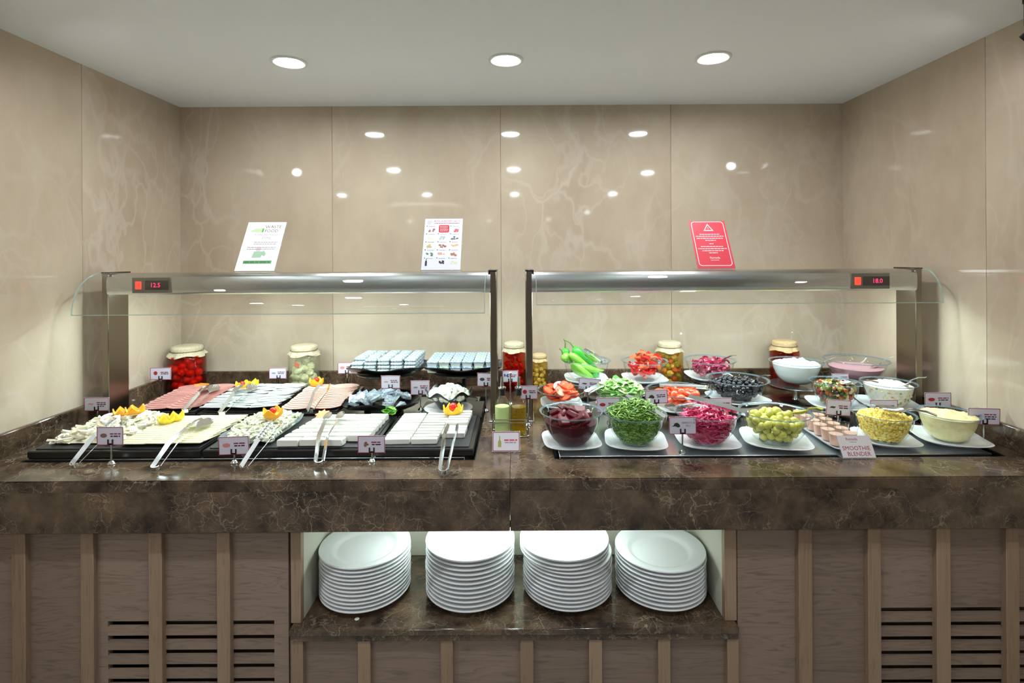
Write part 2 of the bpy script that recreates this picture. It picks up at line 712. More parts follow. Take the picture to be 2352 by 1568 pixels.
def slab_with_hole(x0, x1, h):
    m = MB()
    xs = [x0, h[0], h[1], x1]
    ys = [YF, h[2], h[3], YB]
    b = 0.004
    for i in range(3):
        for j in range(3):
            if i == 1 and j == 1:
                continue
            m.box(xs[i], xs[i + 1], ys[j] + (0 if j else 0.004), ys[j + 1], -0.03, 0.0)
    m.box(x0, x1, YF, YF + 0.004, -0.03, -0.003)
    return m


SEAM = atZ(1172, 1075, ZC).x
obj('marble_slab', slab_with_hole(XL, SEAM - 0.0006, HL), M_DARK, wk, smooth=0)
obj('marble_slab', slab_with_hole(SEAM + 0.0006, XR, HR), M_DARK, wk, smooth=0)
obj('front_apron', MB().cbox(XL, SEAM - 0.0006, YF + 0.001, YF + 0.022, -0.14, -0.029, 0.001), M_DARK, wk)
obj('front_apron', MB().cbox(SEAM + 0.0006, XR, YF + 0.001, YF + 0.022, -0.14, -0.029, 0.001), M_DARK, wk)
obj('underside', MB().box(XL, XR, YF + 0.022, YF + 0.043, -0.14, -0.132), M_DARK, wk)

for i, (bx) in enumerate(((XL, XR, YB - 0.018, YB), (XL, XL + 0.018, YF, YB - 0.018), (XR - 0.018, XR, YF, YB - 0.018))):
    struct('trim_%d' % (i + 1), MB().cbox(bx[0], bx[1], bx[2], bx[3], ZC - 0.002, ZC + 0.07, 0.003), M_DARK)


def well(h, ix, label):
    t = thing('cooling_well', label, 'food well', T(0, 0, ZC))
    x0, x1, y0, y1 = h
    b = MB()
    b.box(x0, x1, y0, y1, -0.07, -0.06)
    for q in ((x0, x0 + 0.003, y0, y1), (x1 - 0.003, x1, y0, y1), (x0, x1, y0, y0 + 0.003), (x0, x1, y1 - 0.003, y1)):
        b.box(*q, -0.06, -0.002)
    obj('basin', b, M_DARKIN, t, smooth=0)
    obj('steel_top', MB().cbox(ix[0], ix[1], y0 + 0.012, y1 - 0.01, -0.058, 0.004, 0.002), M_WSTEEL, t)
    return t


well(HL, (-1.462, -0.16), 'stainless steel cooling well holding the black cheese and ham trays')
well(HR, (0.121, 1.405), 'stainless steel cooling well carrying the glass salad bowls')
ZS = ZC + 0.004

# ---------------------------------------------------------------- cabinets below
YC = 1.47
BT = 0.016
ZTOP = ZC - 0.132


def xpan(px, Y=YC):
    return (px - VPX) / F * Y


def cabinet(label, x0, x1, battens, slots, ztop, stile=None):
    """panels between the battens; slots: {panel index: (x0, x1)} louvre openings"""
    t = thing('wooden_cabinet', label, 'cabinet', T(0, 0, 0))
    cx0, cx1 = x0 + 0.001, x1 - 0.001
    cc_ = MB()
    for q in ((cx0, cx0 + 0.012, YC + 0.02, YC + 0.33, 0.0, ztop), (cx1 - 0.012, cx1, YC + 0.02, YC + 0.33, 0.0, ztop), (cx0, cx1, YC + 0.318, YC + 0.33, 0.0, ztop),
              (cx0, cx1, YC + 0.02, YC + 0.33, ztop - 0.012, ztop), (cx0, cx1, YC + 0.02, YC + 0.33, 0.05, 0.062)):
        cc_.box(*q)
    obj('carcass', cc_, M_WOODH, t, smooth=0)
    for (a, b) in battens:
        obj('batten', MB().cbox(a, b, YC - BT, YC + 0.004, 0.05, ztop, 0.0015), M_WOODV, t)
    edges = [x0] + [v for ab in battens for v in ab] + [x1]
    k = 0
    for i in range(0, len(edges), 2):
        a, b = edges[i], edges[i + 1]
        if b - a < 0.004:
            k += 1
            continue
        if k in slots:
            sx0, sx1, ztopslot, pitch, n, oh = slots[k]
            obj('panel', MB().box(max(a - 0.004, x0), min(b + 0.004, x1), YC, YC + 0.018, ztopslot, ztop), M_WOODH, t, smooth=0)
            if sx0 > a + 0.002:
                obj('panel', MB().box(max(a - 0.004, x0), sx0, YC, YC + 0.018, 0.05, ztopslot), M_WOODH, t, smooth=0)
            if sx1 < b - 0.002:
                obj('panel', MB().box(sx1, min(b + 0.004, x1), YC, YC + 0.018, 0.05, ztopslot), M_WOODH, t, smooth=0)
            s0, s1 = max(sx0, a - 0.004, x0), min(sx1, b + 0.004, x1)
            for j in range(n):
                zt = ztopslot - oh - j * pitch
                zb = zt - (pitch - oh)
                S = MB()
                S.add([(s0, YC, zt), (s1, YC, zt), (s1, YC, zb), (s0, YC, zb),
                       (s0, YC + 0.008, zt + 0.001), (s1, YC + 0.008, zt + 0.001), (s1, YC + 0.008, zb + 0.003), (s0, YC + 0.008, zb + 0.003)],
                      [(0, 1, 2, 3), (0, 4, 5, 1), (4, 7, 6, 5), (3, 2, 6, 7), (0, 3, 7, 4), (1, 5, 6, 2)])
                obj('slat', S, M_WOODH, t, smooth=0)
            zr = ztopslot - oh - n * pitch + oh
            obj('panel', MB().box(s0, s1, YC, YC + 0.018, 0.05, zr - oh), M_WOODH, t, smooth=0)
        else:
            obj('panel', MB().box(max(a - 0.004, x0), min(b + 0.004, x1), YC, YC + 0.018, 0.05, ztop), M_WOODH, t, smooth=0)
        k += 1
    obj('plinth', MB().box(x0, x1, YC + 0.05, YC + 0.07, 0.0, 0.05), M_WOODH, t, smooth=0)
    return t


def bat(*ls):
    return [(xpan(a, YC - BT), xpan(b, YC - BT)) for a, b in ls]


zsl = CAMZ - (1417 - VPY + 4) / F * YC
pit = 33.0 / F * YC
oh = 13.0 / F * YC
NX0, NX1 = xpan(687), xpan(1660)
SX0, SX1 = -0.634, 0.603
cabinet('brown oak cabinet with dark louvre slots next to the plate stack with the sticker', XL, SX0 - 0.012,
        bat((-138, -107), (22, 53), (180, 210), (336, 367), (493, 523)),
        {3: (xpan(243), 9, zsl, pit, 8, oh), 4: (-9, 9, zsl, pit, 8, oh), 5: (-9, xpan(625), zsl, pit, 8, oh)}, ZTOP)
zsr = CAMZ - (1405 - VPY - 5) / F * YC
cabinet('brown oak cabinet with louvre slots next to the lowest plate stack', SX1 + 0.006, XR,
        bat((1831, 1862), (1990, 2020), (2148, 2180), (2308, 2338)),
        {2: (-9, 9, zsr, pit, 8, oh), 3: (-9, 9, zsr, pit, 8, oh), 4: (-9, 9, zsr, pit, 8, oh)}, ZTOP)
ZSH = 0.4755                    # shelf top
zlow = ZSH - 0.038
cabinet('low brown oak cabinet front under the marble plate shelf', SX0 - 0.008, SX1 + 0.004,
        bat((663, 690), (816, 845), (1007, 1035), (1190, 1220), (1348, 1378), (1507, 1535), (1666, 1692)), {}, zlow)
# niche that holds the plates
ni = thing('plate_niche', 'open lit plate niche with cream side panels under the worktop', 'niche', T(0, 0, 0))
obj('stile', MB().cbox(SX0 - 0.006, NX0, YC, YC + 0.02, ZSH, ZTOP, 0.001), M_WOODV, ni)
obj('stile', MB().cbox(NX1, SX1 + 0.004, YC, YC + 0.02, ZSH, ZTOP, 0.001), M_WOODV, ni)
obj('side_panel', MB().box(NX0 - 0.02, NX0, YC + 0.02, 1.80, ZSH, ZTOP), M_NICHE, ni, smooth=0)
obj('side_panel', MB().box(NX1, NX1 + 0.02, YC + 0.02, 1.80, ZSH, ZTOP), M_NICHE, ni, smooth=0)
obj('back_panel', MB().box(NX0 - 0.02, NX1 + 0.02, 1.80, 1.82, ZSH, ZTOP), M_NICHE, ni, smooth=0)
obj('top_panel', MB().box(NX0 - 0.02, NX1 + 0.02, YC + 0.02, 1.82, ZTOP - 0.004, ZTOP + 0.012), M_NICHE, ni, smooth=0)
ls = thing('led_strip', 'white led strip lamp under the worktop above the plates', 'lamp', T(0, 0, 0))
obj('housing', MB().box(-0.36, 0.30, 1.575, 1.605, ZTOP - 0.014, ZTOP - 0.0039), M_CER, ls)
obj('diffuser', MB().box(-0.36, 0.30, 1.578, 1.602, ZTOP - 0.0165, ZTOP - 0.0142), emission('niche_glow', (0.84, 1.0, 0.96, 1), NICHE), ls)
sh = thing('plate_shelf', 'brown marble shelf with stepped front edge under the plate stacks', 'shelf', T(0, 0, ZSH))
obj('slab', MB().cbox(SX0, SX1, 1.443, 1.80, -0.020, 0.0, 0.003), M_DARK, sh)
obj('edge_strip', MB().cbox(SX0, SX1, 1.449, 1.49, -0.038, -0.019, 0.002), M_DARK, sh)
p = atZ(820, 1421, ZSH)
tag(obj('round_sticker', MB().lathe([(0, 0), (0.0065, 0), (0.0065, 0.0008), (0.003, 0.0008), (0.0028, 0.0012), (0, 0.0012)], 16), M_PAPER, M=T(p.x, p.y, ZSH)), 'small round white sticker on the marble shelf', 'sticker')

# plates
RP = 0.135
pp = [(0, 0.003), (0.072, 0.003), (0.074, 0.0), (0.079, 0.0), (0.081, 0.004), (0.092, 0.009), (0.12, 0.0155), (0.1335, 0.0188), (0.1352, 0.0205), (0.1353, 0.0226), (0.1340, 0.0242), (0.12, 0.0212), (0.1, 0.0165), (0.0935, 0.0135), (0.087, 0.0085), (0.08, 0.0068), (0, 0.0064)]
plate_me = MB().lathe(pp, 56).mesh('dinner_plate', 50)


def plate_stack(px, n, label, ztop, shift=None):
    x = (px - VPX) / F * 1.61
    dz = (ztop - 0.0222 - ZSH - 0.001) / (n - 1)
    for i in range(n):
        jx, jy = random.uniform(-0.0012, 0.0012), random.uniform(-0.0012, 0.0012)
        if shift and i >= n - shift[0]:
            jx += shift[1]
            jy += shift[2]
        o = obj('dinner_plate', plate_me, M_CER, M=T(x + jx, 1.613 + jy, ZSH + 0.0005 + i * dz) @ RZ(random.uniform(0, 360)))
        lb = label
        if i == n - 1:
            lb = label.replace('white round dinner plate', 'topmost white dinner plate')
        elif shift and i >= n - shift[0]:
            lb = 'white dinner plate pushed aside just under the topmost plate of the crooked stack'
        elif i == 0:
            lb = label.replace('white round dinner plate', 'bottom white plate')
        tag(o, lb, 'plate', 'white dinner plates stacked on the marble shelf')


plate_stack(836, 12, 'white round dinner plate in the stack behind the round sticker', 0.622)
plate_stack(1076, 12, 'white round dinner plate in the neat stack between the sticker stack and the crooked stack', 0.640)
plate_stack(1299, 13, 'white round dinner plate in the crooked stack whose top plates are pushed aside', 0.640, (3, -0.009, -0.002))
plate_stack(1512, 10, 'white round dinner plate in the lowest of the plate stacks', 0.606)


# ---------------------------------------------------------------- sneeze guards
def guard(xa, xb_, outer, label, Yg, zg):
    """xa,xb_: outer faces of the posts; outer: -1 if the wall-side post is on the left"""
    t = thing('sneeze_guard', label, 'sneeze guard', T(0, 1.9, ZC))
    top = 1.443 - ZC
    bt = 1.366 - ZC
    for k, x in enumerate((xa, xb_)):
        s = 1 if k == 0 else -1
        p = obj('post', MB().cbox(min(x, x + s * 0.024), max(x, x + s * 0.024), 0, 0.10, 0, top, 0.002), M_POST, t)
        obj('open_end_shade', MB().cbox(min(x - s * 0.001, x + s * 0.03), max(x - s * 0.001, x + s * 0.03), -0.002, 0.104, top - 0.001, top + 0.004, 0.001), M_BLACK, p)  # black slab stands in for the shade inside the open post end
        obj('foot', MB().cbox(min(x - s * 0.006, x + s * 0.03), max(x - s * 0.006, x + s * 0.03), -0.008, 0.108, 0, 0.004, 0.001), M_STEEL, p)
    a, b = xa + 0.022, xb_ - 0.022
    prof = [(0.0, bt), (-0.004, bt + 0.006), (-0.006, bt + 0.02), (-0.006, top - 0.03), (-0.003, top - 0.014), (0.006, top - 0.005), (0.02, top - 0.002), (0.1, top - 0.002),
            (0.1, bt + 0.012), (0.098, bt + 0.012), (0.098, top - 0.006), (0.003, top - 0.012), (0.003, bt)]
    Mx = Matrix(((0, 0, 1, 0), (1, 0, 0, 0), (0, 1, 0, 0), (0, 0, 0, 1)))   # (u,v,w)->(w,u,v)
    obj('beam', MB().prism(prof, a, b, Mx), M_STEEL, t, smooth=30)
    obj('lamp_tube', MB().box(a + 0.03, b - 0.03, 0.03, 0.075, bt + 0.018, bt + 0.03), emission('led_glow', (0.79, 0.99, 0.97, 1), LED), t)
    # curved pane
    pts = []
    y0, z0 = -0.002, top + 0.002
    y1, z1 = Yg - 1.9, zg - ZC
    for i in range(15):
        u = i / 14
        ang = u * PI / 2
        pts.append((y0 + (y1 - y0) * math.sin(ang), z1 + (z0 - z1) * math.cos(ang)))
    inn = []
    for i, (y, z) in enumerate(pts):
        q0 = pts[max(i - 1, 0)]
        q1 = pts[min(i + 1, 14)]
        d = Vector((q1[0] - q0[0], q1[1] - q0[1])).normalized()
        inn.append((y + d.y * -0.005, z + d.x * 0.005))
    poly = pts + inn[::-1]
    ga, gb = (xa - 0.004, xb_ - 0.036) if outer < 0 else (xa + 0.036, xb_ + 0.004)
    pane = MB()
    n = len(pts)
    for (A, B) in ((pts, 0), (inn, 1)):
        vs_ = [(x, y, z) for (y, z) in A for x in (ga, gb)]
        pane.add(vs_, [(2 * i, 2 * i + 1, 2 * i + 3, 2 * i + 2) for i in range(n - 1)])
    g = obj('curved_pane', pane, M_GUARD, t, smooth=60)
    ed = MB()
    ed.box(ga, gb, y1 - 0.001, y1 + 0.005, z1 - 0.0015, z1 + 0.001)
    for x in (ga, gb):
        for i in range(n - 1):
            vs_ = []
            for dx in (-0.0008, 0.0008):
                vs_ += [(x + dx, *pts[i]), (x + dx, *pts[i + 1]), (x + dx, *inn[i + 1]), (x + dx, *inn[i])]
            ed.add(vs_, [(0, 1, 2, 3), (7, 6, 5, 4), (0, 4, 5, 1), (2, 6, 7, 3)])
    obj('polished_edge', ed, M_EDGE, g, smooth=0)
    return t, top, bt


txt_cache = {}


def text_me(s, size, m, align='CENTER'):
    k = (s, size, m.name, align)
    if k in txt_cache:
        return txt_cache[k]
    cu = bpy.data.curves.new('lettering', 'FONT')
    cu.body = s
    cu.size = size
    cu.align_x = align
    cu.align_y = 'CENTER'
    cu.resolution_u = 2
    o = bpy.data.objects.new('tmp', cu)
    C.objects.link(o)
    bpy.context.view_layer.update()
    me = bpy.data.meshes.new_from_object(o.evaluated_get(bpy.context.evaluated_depsgraph_get()))
    bpy.data.objects.remove(o)
    bpy.data.curves.remove(cu)
    me.name = 'lettering'
    me.materials.clear()
    me.materials.append(m)
    txt_cache[k] = me
    return me


FACE = Matrix(((1, 0, 0, 0), (0, 0, -1, 0), (0, 1, 0, 0), (0, 0, 0, 1)))   # xy drawing -> upright, facing -Y


def lettering(s, size, m, parent, M, align='CENTER'):
    return obj('lettering', text_me(s, size, m, align), m, parent, M)


def dashes(x0, x1, y, h, m, parent, M, seed=0):
    """a line of print too small to read, as word-length strokes"""
    r = random.Random(seed)
    mb = MB()
    x = x0
    while x < x1 - h:
        w = min(r.uniform(1.6, 4.5) * h, x1 - x)
        mb.box(x, x + w, y - h / 2, y + h / 2, 0, 0.0001)
        x += w + 0.6 * h
    return obj('print_line', mb, m, parent, M, smooth=0)


g1, gtop, gbt = guard(-1.504, -0.077, -1, 'stainless sneeze guard over the cheese and ham trays, curved glass pane', 1.774, 1.306)
g2, _, _ = guard(0.028, 1.461, 1, 'stainless sneeze guard over the glass salad bowls, curved glass pane', 1.81, 1.329)


def control_panel(parent, pxa, pxb, pya, pyb, digits, sx):
    a = atY(pxa, pyb, 1.893)
    b = atY(pxb, pya, 1.893)
    w, h = b.x - a.x, b.z - a.z
    M = T((a.x + b.x) / 2, 1.8932 - 1.9, (a.z + b.z) / 2 - ZC)
    p = obj('control_panel', MB().cbox(-w / 2, w / 2, -0.0015, 0.002, -h / 2, h / 2, 0.0006), mat('panel_metal', srgb(120, 116, 108), 0.4, 0.8), parent, M)
    sxp = -w * 0.335
    obj('rocker_switch', MB().cbox(sxp - 0.011, sxp + 0.011, -0.005, 0, -0.014, 0.014, 0.002), mat('switch_red', srgb(150, 20, 10), 0.3, emit=srgb(255, 60, 40), estr=1.6), p)
    dx0, dx1 = (-w * 0.16, w * 0.44) if sx else (-w * 0.2, w * 0.49)
    d = obj('display', MB().cbox(dx0, dx1, -0.004, 0, -0.0165, 0.0165, 0.001), mat('display_black', srgb(16, 14, 16), 0.2), p)
    return lettering(digits, 0.022, emission('digit_red', srgb(255, 40, 90), 3.0), p, T((dx0 * 0.55 + dx1 * 0.45) + (0 if sx else 0.008), -0.0044, 0) @ FACE)


control_panel(g1, 304, 393, 637, 673, '12.5', True)
control_panel(g2, 1955, 2043, 627, 663, '18.0', False)


# ---------------------------------------------------------------- slanted signs on the beams
def easel_sign(pxl, pxr, pyb, name, label, w, h, zb, Y, back_deg, face, foot=0.05, holder=True):
    p = atY((pxl + pxr) / 2, pyb, Y)
    M = T(p.x, Y, zb)
    t = thing(name, label, 'sign', M)
    L_ = T(0, 0, 0.003) @ RX(-back_deg)
    obj('holder', MB().cbox(-w / 2 - 0.002, w / 2 + 0.002, 0.0008, 0.0032, 0, h + 0.002, 0.0006, L_).cbox(-w / 2 - 0.002, w / 2 + 0.002, 0, foot, 0, 0.003, 0.0006), M_ACRYL, t)
    s = obj('sheet', MB().box(-w / 2, w / 2, -0.0006, 0.0006, 0.002, h), face, t, L_, smooth=0)
    return t, s


def rounded(x0, x1, y0, y1, r, n=5):
    pts = []
    for cx, cy, a0 in ((x1 - r, y1 - r, 0), (x0 + r, y1 - r, 90), (x0 + r, y0 + r, 180), (x1 - r, y0 + r, 270)):
        for k in range(n + 1):
            a = math.radians(a0 + 90 * k / n)
            pts.append((cx + r * math.cos(a), cy + r * math.sin(a)))
    return pts


def frame_mesh(outer, inner, th=0.0001):
    n = len(outer)
    m = MB()
    vs_ = [(p[0], p[1], th) for p in outer] + [(p[0], p[1], th) for p in inner]
    m.add(vs_, [(k, (k + 1) % n, n + (k + 1) % n, n + k) for k in range(n)])
    return m


FR = T(0, -0.0008, 0) @ FACE
zs = 1.4435
W, H = 0.145, 0.214
t, s = easel_sign(537, 630, 622, 'waste_food_sign', 'white slanted paper sign with green print on top of the steel beam', W, H, zs, 1.912, 30, M_PAPER)
lettering('WASTE', 0.019, M_INK, s, FR @ T(0.028, H - 0.022, 0))
lettering('FOOD', 0.018, M_INK, s, FR @ T(0.024, H - 0.040, 0))
lettering('YiYECEK iSRAF', 0.014, M_GREY, s, FR @ T(0.008, H - 0.058, 0))
lettering('ETME', 0.014, M_GREY, s, FR @ T(0.012, H - 0.072, 0))
obj('printed_leaf', MB().prism([(-0.058, H - 0.042), (-0.04, H - 0.03), (-0.022, H - 0.028), (-0.004, H - 0.026), (-0.006, H - 0.044), (-0.03, H - 0.046)], 0, 0.0001), mat('print_pale_green', srgb(186, 206, 160), 0.5), s, FR)
obj('printed_jar', MB().prism([(-0.012, H - 0.03), (-0.006, H - 0.028), (-0.006, H - 0.046), (-0.012, H - 0.046)], 0.0001, 0.0002), M_GREEN, s, FR)
for i, (a, b, y) in enumerate(((-0.03, 0.058, 0.09), (-0.03, 0.054, 0.098), (-0.05, 0.06, 0.112), (-0.05, 0.054, 0.12))):
    dashes(a, b, H - y, 0.0028, M_GREY, s, FR, i)
obj('printed_basket', MB().prism([(-0.024, 0.058), (0.01, 0.058), (0.014, 0.084), (-0.02, 0.084)], 0, 0.0001).prism([(0.01, 0.07), (0.022, 0.062), (0.026, 0.074), (0.014, 0.09)], 0, 0.0001), mat('print_basket', srgb(158, 190, 164), 0.5), s, FR)
obj('printed_loaf', MB().prism(rounded(-0.016, 0.004, 0.084, 0.104, 0.009), 0, 0.0001), mat('print_loaf', srgb(214, 190, 196), 0.5), s, FR)
obj('printed_band', MB().box(-0.05, 0.054, 0.032, 0.045, 0, 0.0001), M_GREEN, s, FR, smooth=0)
dashes(-0.046, 0.05, 0.0385, 0.006, mat('print_deep_green', srgb(66, 120, 78), 0.5), s, FR @ T(0, 0, 0.0001), 9)

t, s = easel_sign(967, 1057, 625, 'allergen_sign', 'white slanted allergen sign with rows of small food pictures and red title', 0.143, 0.218, zs, 1.912, 27, mat('paper_cool', srgb(214, 212, 224), 0.4))
lettering('BES\u0130N ALERJ\u0130N\u0130Z VAR MI?', 0.0088, M_RED, s, FR @ T(0.014, 0.207, 0))
dashes(-0.035, 0.06, 0.198, 0.0024, M_RED, s, FR, 3)
for i in range(3):
    dashes(-0.062, -0.045, 0.208 - 0.006 * i, 0.002, M_GREY, s, FR, 20 + i)
obj('printed_red_box', MB().prism(rounded(-0.017, 0.022, 0.158, 0.19, 0.005), 0, 0.0001), mat('print_crimson', srgb(186, 36, 58), 0.45), s, FR)
for i in range(4):
    dashes(-0.013, 0.018, 0.184 - 0.0065 * i, 0.002, M_PINKINK, s, FR @ T(0, 0, 0.0001), 30 + i)
rr = random.Random(4)
fcols = [srgb(216, 210, 180), srgb(170, 176, 176), srgb(88, 100, 96), srgb(190, 168, 110), srgb(150, 92, 66), srgb(206, 166, 118), srgb(84, 120, 92), srgb(200, 158, 122), srgb(168, 110, 84), srgb(34, 24, 40), srgb(48, 34, 52), srgb(200, 206, 170)]
for r_ in range(5):
    for c_ in range(3):
        if r_ == 0 and c_ == 1:
            continue
        cx, cy = -0.045 + 0.045 * c_, 0.168 - 0.034 * r_
        obj('printed_dot', MB().prism([(cx - 0.017 + 0.002 * math.cos(a * PI / 4), cy + 0.018 + 0.002 * math.sin(a * PI / 4)) for a in range(8)], 0, 0.0001), M_INK, s, FR)
        dashes(cx - 0.01, cx + 0.014, cy + 0.0165, 0.002, M_GREY, s, FR, 40 + r_ * 3 + c_)
        mb = MB()
        if r_ == 4 and c_ == 0:
            mb.prism([(cx - 0.014, cy - 0.014), (cx - 0.007, cy - 0.014), (cx - 0.007, cy + 0.004), (cx - 0.0095, cy + 0.009), (cx - 0.0095, cy + 0.016), (cx - 0.0115, cy + 0.016), (cx - 0.0115, cy + 0.009), (cx - 0.014, cy + 0.004)], 0, 0.0001)
        else:
            for q in range(7):
                ax, ay, ar = cx + rr.uniform(-0.011, 0.011), cy + rr.uniform(-0.006, 0.005), rr.uniform(0.003, 0.0055)
                mb.prism([(ax + ar * math.cos(a * PI / 4), ay + 0.8 * ar * math.sin(a * PI / 4)) for a in range(8)], 0, 0.0001 + 0.00001 * q)
        ci = (r_ * 3 + c_ - (1 if (r_, c_) > (0, 1) else 0)) % 12
        cc = [srgb(150, 96, 100), srgb(196, 90, 96), fcols[0], fcols[1], fcols[2], fcols[3], fcols[4], fcols[5], fcols[6], fcols[7], fcols[8], fcols[9], fcols[10], fcols[11]][r_ * 3 + c_ - (1 if (r_, c_) > (0, 1) else 0)]
        obj('printed_food', mb, mat('print_food_%d_%d' % (r_, c_), cc, 0.5), s, FR, smooth=0)

t, s = easel_sign(1603, 1690, 614, 'warning_sign', 'red slanted warning sign with white border and triangle on the steel beam', 0.137, 0.208, zs, 1.912, 30, M_SIGNRED)
WI = M_PINKINK
W, H = 0.137, 0.208
obj('white_border', frame_mesh(rounded(-W / 2 + 0.007, W / 2 - 0.007, 0.012, H - 0.003, 0.012), rounded(-W / 2 + 0.0095, W / 2 - 0.0095, 0.0145, H - 0.0055, 0.010)), WI, s, FR, smooth=0)
tri = lambda k: [(-0.019 * k, 0.163 - 0.012 * (k - 1)), (0.019 * k, 0.163 - 0.012 * (k - 1)), (0, 0.195 + 0.02 * (k - 1))]
obj('warning_triangle', frame_mesh(tri(1.0), tri(0.68)), WI, s, FR, smooth=0)
lettering('!', 0.02, WI, s, FR @ T(0, 0.172, 0))
for i, (hw, y) in enumerate(((0.037, 0.148), (0.052, 0.139), (0.051, 0.130), (0.02, 0.121), (0.008, 0.106), (0.041, 0.094), (0.053, 0.085), (0.039, 0.076), (0.016, 0.067))):
    dashes(-hw, hw, y, 0.003, WI, s, FR, 60 + i)
lettering('Ramada', 0.012, WI, s, FR @ T(0.002, 0.046, 0))
dashes(-0.014, 0.018, 0.036, 0.002, WI, s, FR, 77)

# ================================================================ food side: helpers
def tray(x0, x1, y0, y1, z0, zf, zr, label):
    """black serving board; top runs from zf at the front to zr at the back"""
    t = thing('serving_tray', label, 'tray', T((x0 + x1) / 2, y0, z0))
    w = (x1 - x0) / 2
    d = y1 - y0
    Mx = Matrix(((0, 0, 1, 0), (1, 0, 0, 0), (0, 1, 0, 0), (0, 0, 0, 1)))
    hf, hr = zf - z0, zr - z0
    obj('body', MB().prism([(0.004, 0), (0, 0.004), (0, hf - 0.003), (0.003, hf), (d - 0.003, hr), (d, hr - 0.003), (d, 0)], -w, w, Mx), M_BLACK, t)
    ang = math.degrees(math.atan2(hr - hf, d))
    S = T(0, 0, hf) @ RX(ang)
    obj('slate_top', MB().cbox(-w + 0.012, w - 0.012, 0.014, d - 0.012, -0.002, 0.003, 0.001), M_SLATE, t, S)
    return lambda x, y, up=0.0: T(x, y, zf + 0.003 + (hr - hf) * (y - y0) / d + up) @ RX(ang)


def lay(name, me, m, M, label, cat, group):
    return tag(obj(name, me, m, M=M), label, cat, group)


def disc_poly(rx, ry, n=20, wob=0.0, seed=0):
    r = random.Random(seed)
    return [(rx * (1 + r.uniform(-wob, wob)) * math.cos(2 * PI * k / n), ry * (1 + r.uniform(-wob, wob)) * math.sin(2 * PI * k / n)) for k in range(n)]


def strips(n, pos, ln, wd, th, curl=0.4, rnd=None):
    """n bent strips, each closed; pos() gives (point, normal-ish up)"""
    r = rnd or random
    mb = MB()
    for _ in range(n):
        p = pos()
        L_ = ln * r.uniform(0.6, 1.2)
        a = r.uniform(0, 2 * PI)
        tl = r.uniform(-0.35, 0.35)
        cv = r.uniform(-curl, curl) * L_
        cz = r.uniform(-curl, curl) * L_ * 0.5
        d = Vector((math.cos(a), math.sin(a), tl)).normalized()
        s = Vector((-math.sin(a), math.cos(a), r.uniform(-0.6, 0.6))).normalized()
        pts = []
        for k in range(4):
            u = k / 3 - 0.5
            q = Vector(p) + d * (u * L_) + s * (cv * (1 - 4 * u * u)) + Vector((0, 0, cz * (1 - 4 * u * u)))
            pts.append(q)
        w_ = wd * r.uniform(0.7, 1.3)
        mb.sweep(pts, [w_ * 0.6, w_, w_, w_ * 0.6], th, side=s)
    return mb


def chunk(r=1.0, seed=0, seg=8, rings=6, amp=0.25, sc=(1, 1, 1)):
    rr_ = random.Random(seed)
    mb = MB().sphere(r=1.0, seg=seg, rings=rings)
    off = Vector((rr_.uniform(0, 50), rr_.uniform(0, 50), rr_.uniform(0, 50)))
    mb.v = [tuple(Vector((v[0] * sc[0], v[1] * sc[1], v[2] * sc[2])) * r * (1 + amp * noise.noise(Vector(v) * 1.6 + off))) for v in mb.v]
    return mb


# ---------------------------------------------------------------- trays of the front row
kf = tray(-1.456, -0.944, 1.558, 1.875, ZS, 0.927, 0.931, 'long black tray carrying the string cheese and the yellow cheese slices')
gf = tray(-0.936, -0.434, 1.558, 1.875, ZS, 0.927, 0.931, 'black tray carrying the grated cheese and the soft white cheese slabs')
sf = tray(-0.426, -0.136, 1.558, 1.875, ZS, 0.927, 0.931, 'square black tray carrying the white cheese sticks')

# yellow cheese slices
M_KAS = mat('yellow_cheese', srgb(234, 230, 190), 0.4, var=0.05)
kme = MB().cbox(-0.044, 0.044, -0.045, 0.045, -0.0016, 0.0016, 0.0008).mesh('cheese_slice')
for c_ in range(3):
    for i in range(13):
        y = 1.622 + i * 0.0165
        M = kf(-1.165 + c_ * 0.083 + random.uniform(-0.003, 0.003), y, 0.005 + 0.0012 * c_ + 0.0003 * i) @ RX(-7) @ RZ(random.uniform(-2.5, 2.5))
        lay('cheese_slice', kme, M_KAS, M, 'thin square pale yellow cheese slice in the overlapping rows', 'cheese slice', 'yellow cheese slices')
# string cheese heap
M_STR = mat('string_cheese', srgb(216, 206, 172), 0.5, isl=True, col2=srgb(240, 238, 224))


def heap(x0, x1, y0, y1, zb, h):
    def f():
        u, w = random.uniform(-1, 1), random.uniform(-1, 1)
        z = zb + h * max(0.05, 1 - 0.55 * u * u - 0.55 * w * w) * random.uniform(0.45, 1.0)
        return ((x0 + x1) / 2 + u * (x1 - x0) / 2, (y0 + y1) / 2 + w * (y1 - y0) / 2, z)
    return f


def heap_core(x0, x1, y0, y1, zb, h):
    mb = MB()
    nx = ny = 9
    vs_ = []
    for j in range(ny):
        for i in range(nx):
            u, w = -1 + 2 * i / (nx - 1), -1 + 2 * j / (ny - 1)
            e = i in (0, nx - 1) or j in (0, ny - 1)
            z = zb if e else zb + h * 0.6 * max(0.05, 1 - 0.55 * u * u - 0.55 * w * w)
            vs_.append(((x0 + x1) / 2 + u * (x1 - x0) / 2 * 0.97, (y0 + y1) / 2 + w * (y1 - y0) / 2 * 0.97, z))
    return mb.add(vs_, [(j * nx + i, j * nx + i + 1, (j + 1) * nx + i + 1, (j + 1) * nx + i) for j in range(ny - 1) for i in range(nx - 1)])


